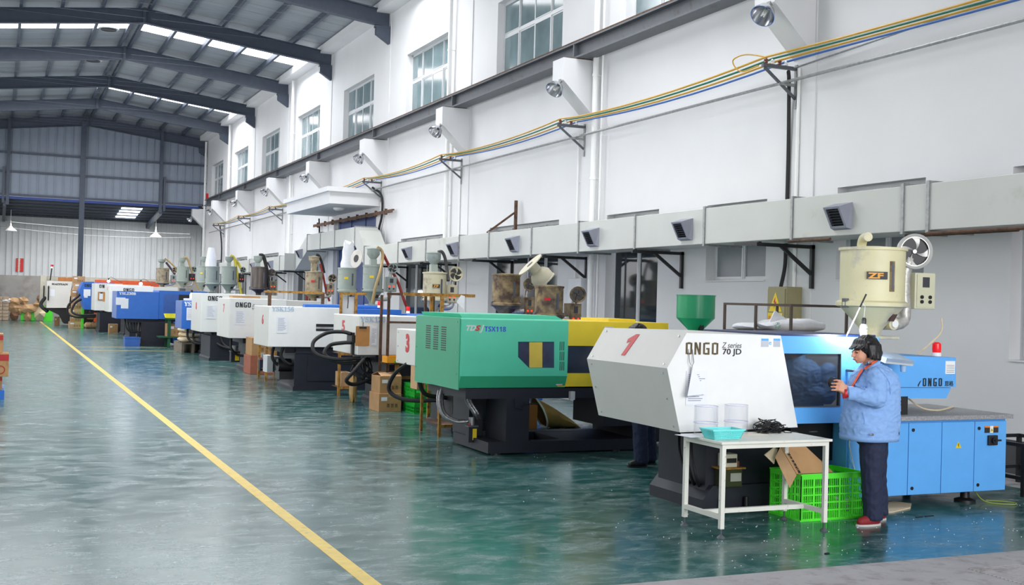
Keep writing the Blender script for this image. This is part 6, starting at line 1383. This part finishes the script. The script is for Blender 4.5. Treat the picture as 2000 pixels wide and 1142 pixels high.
# second top frame over machine 3
Yr = 15.9
t = rack('rusty yellow frame above the machine marked 3 in front of the ZF dryer', Yr, .5, [x_(864, 600, Yr)], z_(864, 579, Yr), [], OCHRE, (x_(789, 575, Yr), x_(928, 580, Yr)), .045, True)
tag(slab(MB(), [Q(892, 590, 15.85), Q(901, 576, 15.85), Q(908, 578, 15.85), Q(906, 604, 15.85)], .01).build('hanging_cloth', WSACK), 'white cloth hanging from the rusty yellow frame', 'cloth')
# rack left of machine 5
Yr = 20.6
t = rack('rusty yellow rack between the machines marked 5 and 6', Yr, .5, [x_(665, 650, Yr), x_(694, 650, Yr)], z_(665, 575, Yr), [.16, .78], OCHRE, (x_(663, 573, Yr), x_(716, 574, Yr)), .045, back=False)
MB().box(x_(668, 600, Yr), x_(693, 600, Yr), Yr+.05, Yr+.07, 1.5, z_(665, 577, Yr)-.02).build('back_board', ALU, t)
MB().tube([Q(680, 576, Yr), Q(680, 590, Yr), Q(679, 602, Yr)], .008, 6).build('wire', BLACK, t)
carton('open carton on the lower shelf of the rusty yellow rack', x_(667, 740, Yr)+.02, x_(684, 740, Yr)+.06, Yr+.1, Yr+.5, .161, .42, CARD2, lab_=False, printed=False)
tag(sackmesh((5.62, 19.3, 0), .05, .12, .30, 0, 5, 0, 'paper_sack', KRAFT, 'upright printed paper sack leaning beside the machine marked 5', 'sack'), 'upright printed paper sack leaning beside the machine marked 5', 'sack')
# yellow rack under machine 6 end
Yr = 24.35
t = rack('yellow steel rack at the left end of the machine marked 6', Yr, .8, [x_(521, 700, Yr), x_(537, 700, Yr)+.18], .8, [.24], OCHRE, None, .05)
Yr = 23.3; t = thing('pipe_frame', 'rusty yellow pipe frame standing on top of the machine marked 6', 'frame', (x_(575, 590, Yr), Yr, z_(560, 600, Yr)))
MB().box(x_(517, 570, Yr), x_(632, 573, Yr), Yr, Yr+.05, z_(560, 572, Yr), z_(560, 568, Yr)).build('top_bar', OCHRE, t)
for p in (524, 628): MB().box(x_(p, 590, Yr), x_(p, 590, Yr)+.06, Yr, Yr+.05, z_(p, 598, Yr), z_(p, 571, Yr)).build('upright', RUST, t)
tag(MB().box(x_(524, 710, Yr), x_(535, 710, Yr), Yr+.1, Yr+.5, .241, .58).build('white_case', ALU), 'white flat case standing on the yellow rack', 'case')
tag(MB().box(x_(539, 710, Yr), x_(549, 710, Yr), Yr+.1, Yr+.5, .241, .56).build('grey_case', DGREY), 'grey box standing on the yellow rack beside the white panel', 'box')
carton('reddish carton on the floor between the machines marked 6 and 7, lower of two', x_(469, 715, 27.6), x_(469, 715, 27.6)+.62, 26.4, 27.2, 0, .42, mat('reddish_cardboard', (156, 92, 70), .85, var=.1), lab_=False)
carton('brown carton with red print, upper of two between machines 6 and 7', x_(469, 715, 27.6)+.03, x_(469, 715, 27.6)+.6, 26.45, 27.15, .421, .82, CARD, lab_=False)
carton('brown carton on the floor between the machines marked 7 and 8', 6.5, 7.1, 30.6, 31.3, 0, .5, CARD, lab_=False)
# racks under machine 2 end
Yr = 14.3
t = rack('low ochre steel rack below the left end of the green machine', Yr, .75, [x_(860, 800, Yr), x_(895, 800, Yr)], .72, [.16], OCHRE, None, .035)
carton('upright brown carton under the end of the green machine', x_(806, 740, 16.6), x_(823, 740, 16.6), 16.4, 16.7, .45, .95, CARD2)
carton('brown carton supporting the upright one behind the green crates', 6.15, 6.75, 16.3, 16.8, 0, .449, CARD, lab_=True)
# sack and carton behind machine 2
# open kraft sack lying on its side
k0 = on(1058, 836, 2, 0); k1 = on(1126, 835, 2, 0); t = thing('paper_sack', 'big kraft paper sack with open mouth on the floor behind the green machine', 'sack', tuple((k0+k1)/2))
v = []; f = []; n_ = 22; NR = 9
for j_ in range(NR):
    q = j_/(NR-1); c_ = k0.lerp(k1, q); hh = .21*(1-q)**.75+.012; ww = .20+.05*q
    for i in range(n_):
        a = 2*pi*i/n_; w_ = 1+.09*noise.noise(Vector((cos(a)*2, sin(a)*2, q*4))); zq = hh*1.0+sin(a)*hh*w_
        v.append((c_.x-.10*sin(a)*(1-q), c_.y+.1+cos(a)*ww*w_, max(.002, zq)))
for j_ in range(NR-1):
    for i in range(n_): k_ = (i+1) % n_; f.append((j_*n_+i, j_*n_+k_, (j_+1)*n_+k_, (j_+1)*n_+i))
f.append(tuple(range((NR-1)*n_, NR*n_)))
MB().add(v, f, True).build('sack_body', KRAFT, t)
MB().tube([Vector(v[i % n_]) for i in range(n_+1)], .014, 6).build('rolled_rim', PAPER, t)
text('sack_print', 'PLASTICS', (k0.x+.16, k0.y-.13, .17), .06, mat('purple_print', (90, 50, 90), .6), t) if 0 else None
KX = on(1034, 838, 2, 0)
carton('orange brown carton beside the big kraft sack', KX.x-.25, KX.x+.12, KX.y, KX.y+.35, 0, .34, mat('orange_brown_cardboard', (170, 110, 60), .85), lab_=False, printed=False)
# pallet with cream sacks
t = thing('wooden_pallet', 'small wooden pallet under the cream sacks', 'pallet', (5.35, 36.7, 0)); WOOD = mat('weathered_pallet_wood', (128, 118, 104), .85, var=.15, scale=6, stretch=(1, .3, 1))
for k in range(5): MB().box(5.1, 5.75, 35.9+.36*k, 36.15+.36*k, .26, .30).build('plank', WOOD, t)
for x in (5.1, 5.4, 5.68): MB().box(x, x+.07, 35.9, 37.6, 0, .26).build('bearer', WOOD, t)
for k in range(4): sackmesh((5.42+.06*(k % 2), 36.55, .301+.15*k), .34, .55, .1, .1*(k % 2), 20+k, 0, 'cream_sack', SACK, 'cream woven sack on the pallet, %s of four' % ('bottom', 'second from the bottom', 'third from the bottom', 'top')[k], 'sack', 'cream sacks on the pallet')
# green table with yellow bin
GT = mat('dark_green_steel', (22, 80, 50), .5)
t = thing('green_table', 'dark green steel table beside the long blue machine', 'table', (5.35, 39.3, 0)); gx0, gx1 = x_(330, 640, 39.2), x_(330, 640, 39.2)+.75; gz = z_(335, 621, 39.2)
MB().box(gx0-.05, gx1, 39.1, 39.9, gz-.05, gz).build('tabletop', GT, t)
for x in (gx0, gx1-.1):
    for y in (39.15, 39.8): MB().box(x-.04, x+.05, y, y+.08, 0, gz-.05).build('leg', GT, t)
MB().box(gx0-.3, gx1, 39.1, 39.9, .32, .36).build('shelf', GT, t)
t = thing('yellow_bin', 'yellow plastic bin on the dark green table', 'bin', (gx0+.1, 39.4, gz)); YB = mat('yellow_plastic', (244, 232, 50), .4)
MB().prism([(gx0-.08, gz+.005), (gx0+.22, gz+.005), (gx0+.27, gz+.14), (gx0-.13, gz+.14)], 1, 39.2, 39.22).prism([(gx0-.08, gz+.005), (gx0+.22, gz+.005), (gx0+.27, gz+.14), (gx0-.13, gz+.14)], 1, 39.6, 39.62).box(gx0-.08, gx0+.22, 39.2, 39.6, gz+.002, gz+.012).build('bin_body', YB, t)
MB().box(gx0-.14, gx0+.28, 39.19, 39.21, gz+.12, gz+.15).build('rim', YB, t)
carton('brown carton on the lower shelf of the dark green table', gx0-.05, gx0+.55, 39.3, 39.8, .361, .78)
# blue crate
bx0, bx1 = x_(243, 668, 40.1), x_(272, 668, 40.1)
t = thing('blue_crate', 'royal blue plastic crate on the floor under the long blue machine', 'crate', ((bx0+bx1)/2, 40.2, 0)); BP = mat('blue_plastic', (46, 96, 176), .45)
MB().box(bx0, bx1, 39.9, 40.5, 0, .02).build('bottom', BP, t)
for a in ((bx0, bx1, 39.9, 39.92), (bx0, bx1, 40.48, 40.5), (bx0, bx0+.02, 39.92, 40.48), (bx1-.02, bx1, 39.92, 40.48)): MB().box(*a, .0, .3).build('side', BP, t)
MB().box(bx0-.02, bx1+.02, 39.88, 39.9, .26, .3).box(bx0+.08, bx0+.11, 39.885, 39.9, 0, .26).box(bx1-.11, bx1-.08, 39.885, 39.9, 0, .26).build('rim', BP, t)
# stack of cartons by the far blue cover
zz = 0; pos = ['bottom', 'second', 'third', 'fourth', 'fifth', 'sixth', 'seventh', 'top']
for k in range(8):
    dx = .05*sin(k*2.3)+.05*k*.4; hh = .30 if k < 6 else .33; xx = x_(134.5, 630, 58.8)
    carton('brown carton in the tall stack beside the far blue cover, %s from the floor' % pos[k], xx+dx, xx+dx+.62-(.08 if k == 7 else 0), 58.7, 59.2, zz, zz+hh-.004, CARD if k % 2 else CARD2, group='tall stack of cartons'); zz += hh
xx = x_(158.5, 630, 58.6)
tag(MB().box(xx, xx+.1, 58.4, 58.9, 0, 1.05).build('green_board', LIME), 'bright green board on edge beside the tall carton stack', 'board')
for k, (dx, z, s_) in enumerate(((.22, 0, .3), (.5, 0, .32), (.3, .42, .28))): sackmesh((xx+dx+.1, 58.5, z), .2, .25, s_*.6, 0, 40+k, 0, 'kraft_sack', CARD2, 'brown paper bundle right of the tall carton stack, %s' % ('left', 'right', 'top')[k], 'bundle')
carton('small carton under the machine at the far left', x_(106, 632, 63.2), x_(115, 632, 63.2)+.02, 62.9, 63.3, 0, .42, CARD, printed=False)
carton('carton lying under the white machine with the clipboard', x_(212, 640, 52.8), x_(229, 640, 52.8), 52.5, 53, 0, .38, CARD, printed=False)
carton('orange brown carton on top of the far left white machine', x_(114, 548, 62.6), x_(138, 548, 62.6)+.2, 62.4, 63, 2.23, 2.42, mat('orange_brown_cardboard', (170, 110, 60), .85), lab_=False, printed=False)
# pile at the foot of the far wall
x_f = lambda px: x_(px, 620, 70.3)
t0 = None
for n_, (a, b, lbl) in enumerate(((-12, 4, 'left'), (4.5, 17, 'right'))):
    for k in range(7):
        s = MB(); x0, x1 = x_f(a), x_f(b); z = .02+.19*k
        s.box(x0, x1, 70.2, 71.2, z+.12, z+.17); s.box(x0+.02, x0+.12, 70.2, 71.2, z, z+.12).box(x1-.12, x1-.02, 70.2, 71.2, z, z+.12).box((x0+x1)/2-.06, (x0+x1)/2+.06, 70.2, 71.2, z, z+.12)
        tag(s.build('pallet', mat('pale_pallet_wood', (196, 170, 146), .8, var=.1, scale=3)), 'pale wooden pallet in the %s pile by the far wall, %s' % (lbl, ('lowest', 'second lowest', 'third lowest', 'middle one', 'third highest', 'second highest', 'topmost')[k]), 'pallet', 'piled pallets by the far wall')
random.seed(5)
def bundle(px, py, w, h, lbl, m=CARD2, tilt=0):
    Y = 70.6; a = Q(px, py, Y); s = w/2265*77; hh = h/2265*77
    v = MB(); n_ = 10; ring = [(a.x+cos(2*pi*i/n_)*s/2*(1+random.uniform(-.15, .15)), a.z+sin(2*pi*i/n_)*hh/2*(1+random.uniform(-.15, .15))) for i in range(n_)]
    A = [Vector((x, Y-.25+random.uniform(-.1, .1), z)) for x, z in ring]; B = [Vector((x, Y+.4, z)) for x, z in ring]; c_ = Vector((a.x, Y-.5, a.z))
    v.add(A+B+[c_], [(i, (i+1) % n_, 2*n_) for i in range(n_)]+[(i, i+n_, (i+1) % n_+n_, (i+1) % n_) for i in range(n_)]+[tuple(range(n_, 2*n_))])
    tag(v.build('folded_bag', m), lbl, 'paper bag', 'brown paper bags heaped by the far wall')
for i, (px, py, w, h, l_) in enumerate(((12, 587, 18, 9, 'white crumpled bag on top of the pallets'), (28, 589, 20, 13, 'brown paper bag on top of the heap, left'), (45, 587, 17, 14, 'brown paper bag standing up in the middle of the heap'), (28, 600, 24, 16, 'large flat brown bag left of the green crates'), (28, 616, 14, 18, 'dark brown bag low in the heap'), (37, 606, 10, 14, 'narrow brown bag beside the green crate'), (55, 602, 30, 15, 'wide brown bag lying over the green crate'), (54, 617, 13, 20, 'crumpled brown bag hanging in front of the green crate'), (74, 594, 14, 9, 'brown bag at the right end of the heap'), (77, 583, 8, 12, 'dark small bag right of the heap'), (77, 611, 17, 24, 'cream sack right of the green crate'))):
    bundle(px, py, w, h, l_, WSACK if i == 0 else (mat('dark_kraft', (140, 104, 80), .85) if i in (4, 9) else (SACK if i == 10 else CARD2)))
for px0_, px1_, zt, l_ in ((40, 70, .62, 'left bright green crate at the far wall'), (85, 103, .85, 'right bright green crate at the far wall')):
    x0, x1 = x_f(px0_), x_f(px1_); t = thing('plastic_crate', l_, 'crate', ((x0+x1)/2, 70.7, 0)); MB().box(x0, x1, 70.5, 70.52, 0, zt).build('side', LIME, t); MB().box(x0, x1, 71.2, 71.22, 0, zt).build('side', LIME, t); MB().box(x0, x0+.02, 70.5, 71.2, 0, zt).box(x1-.02, x1, 70.5, 71.2, 0, zt).build('end', LIME, t); MB().box(x0, x1, 70.5, 71.2, 0, .02).build('bottom', LIME, t)
# cartons on a blue pallet at the left edge
t = thing('plastic_pallet', 'blue plastic pallet at the left edge of the picture', 'pallet', (-.3, 23, 0))
xr = on(13, 790, 2, 0); BPP = mat('bright_blue_plastic', (18, 104, 196), .4)
a_ = on(8, 780, 2, 0); X0p, Y0p = a_.x, a_.y
for k in range(5): MB().box(X0p-1.1, X0p, Y0p+.25*k, Y0p+.25*k+.18, .12, .15).build('slat', BPP, t)
for dx in (0, -.5, -1.0): MB().box(X0p+dx-.12, X0p+dx, Y0p, Y0p+1.2, 0, .12).build('skid', BPP, t)
RB = mat('red_print', (176, 40, 44), .6)
def bigc(px, py0, py1, Y, zlab, z0_, lbl):
    x1 = Q(px, (py0+py1)/2, Y).x; za, zb = z0_, Q(px, py0, Y).z
    t = thing('carton', lbl, 'carton', (x1-.3, Y+.3, za)); MB().box(x1-.7, x1, Y, Y+.55, za, zb, .004).build('box_body', CARD, t); MB().box(x1-.7, x1+.001, Y-.002, Y+.551, zb-(zb-za)*.32, zb-.02).build('red_band', RB, t)
    MB().lathe((x1-.12, Y-.003, za+(zb-za)*.3), [(.07, 0), (.07, .002), (.055, .002), (.055, 0)], 20, (0, -1, 0), cap=False).build('red_ring', RB, t); return zb
zz = bigc(4, 735, 765, Y0p+.05, 1, .151, 'brown carton directly on the blue pallet at the left edge')
zz = bigc(17, 690, 732, Y0p-.02, 1, zz+.002, 'brown carton with red ring jutting out at the left edge, middle of the stack')
zz = bigc(6, 652, 690, Y0p+.1, 1, zz+.002, 'brown carton with red band, topmost at the left edge')
# red beacons
for px, py, Y, w in ((741, 596, 19.4, 'on the blue top left of the yellow frame'), (797, 607, 18.9, 'right of the rusty post')):
    a = Q(px, py, Y); t = thing('warning_beacon', 'red warning beacon '+w, 'beacon', tuple(a)); MB().lathe(a, [(.035, -.04), (.03, 0)], 14).build('base', WHITE, t); MB().lathe(a, [(.032, 0), (.034, .04), (.03, .075)], 14).build('lens', MATS['red_beacon_lens'], t)
t = thing('bottle', 'white bottle with black cap on the low blue machine', 'bottle', tuple(Q(374, 586, 34.9))); a = Q(374, 586, 34.9); MB().lathe(a, [(.06, 0), (.06, .16), (.03, .22)], 14).build('bottle_body', WHITE, t); MB().lathe(a, [(.03, .22), (.03, .3)], 10).build('cap', BLACK, t)
tag(MB().box(Q(452, 577, 28.5).x, Q(505, 577, 28.5).x, 28.3, 28.8, XZ(449, 582, 27.3)[1]+.01, XZ(449, 582, 27.3)[1]+.06).build('cardboard_sheet', CARD), 'brown cardboard sheet lying on the machine marked 7', 'cardboard')
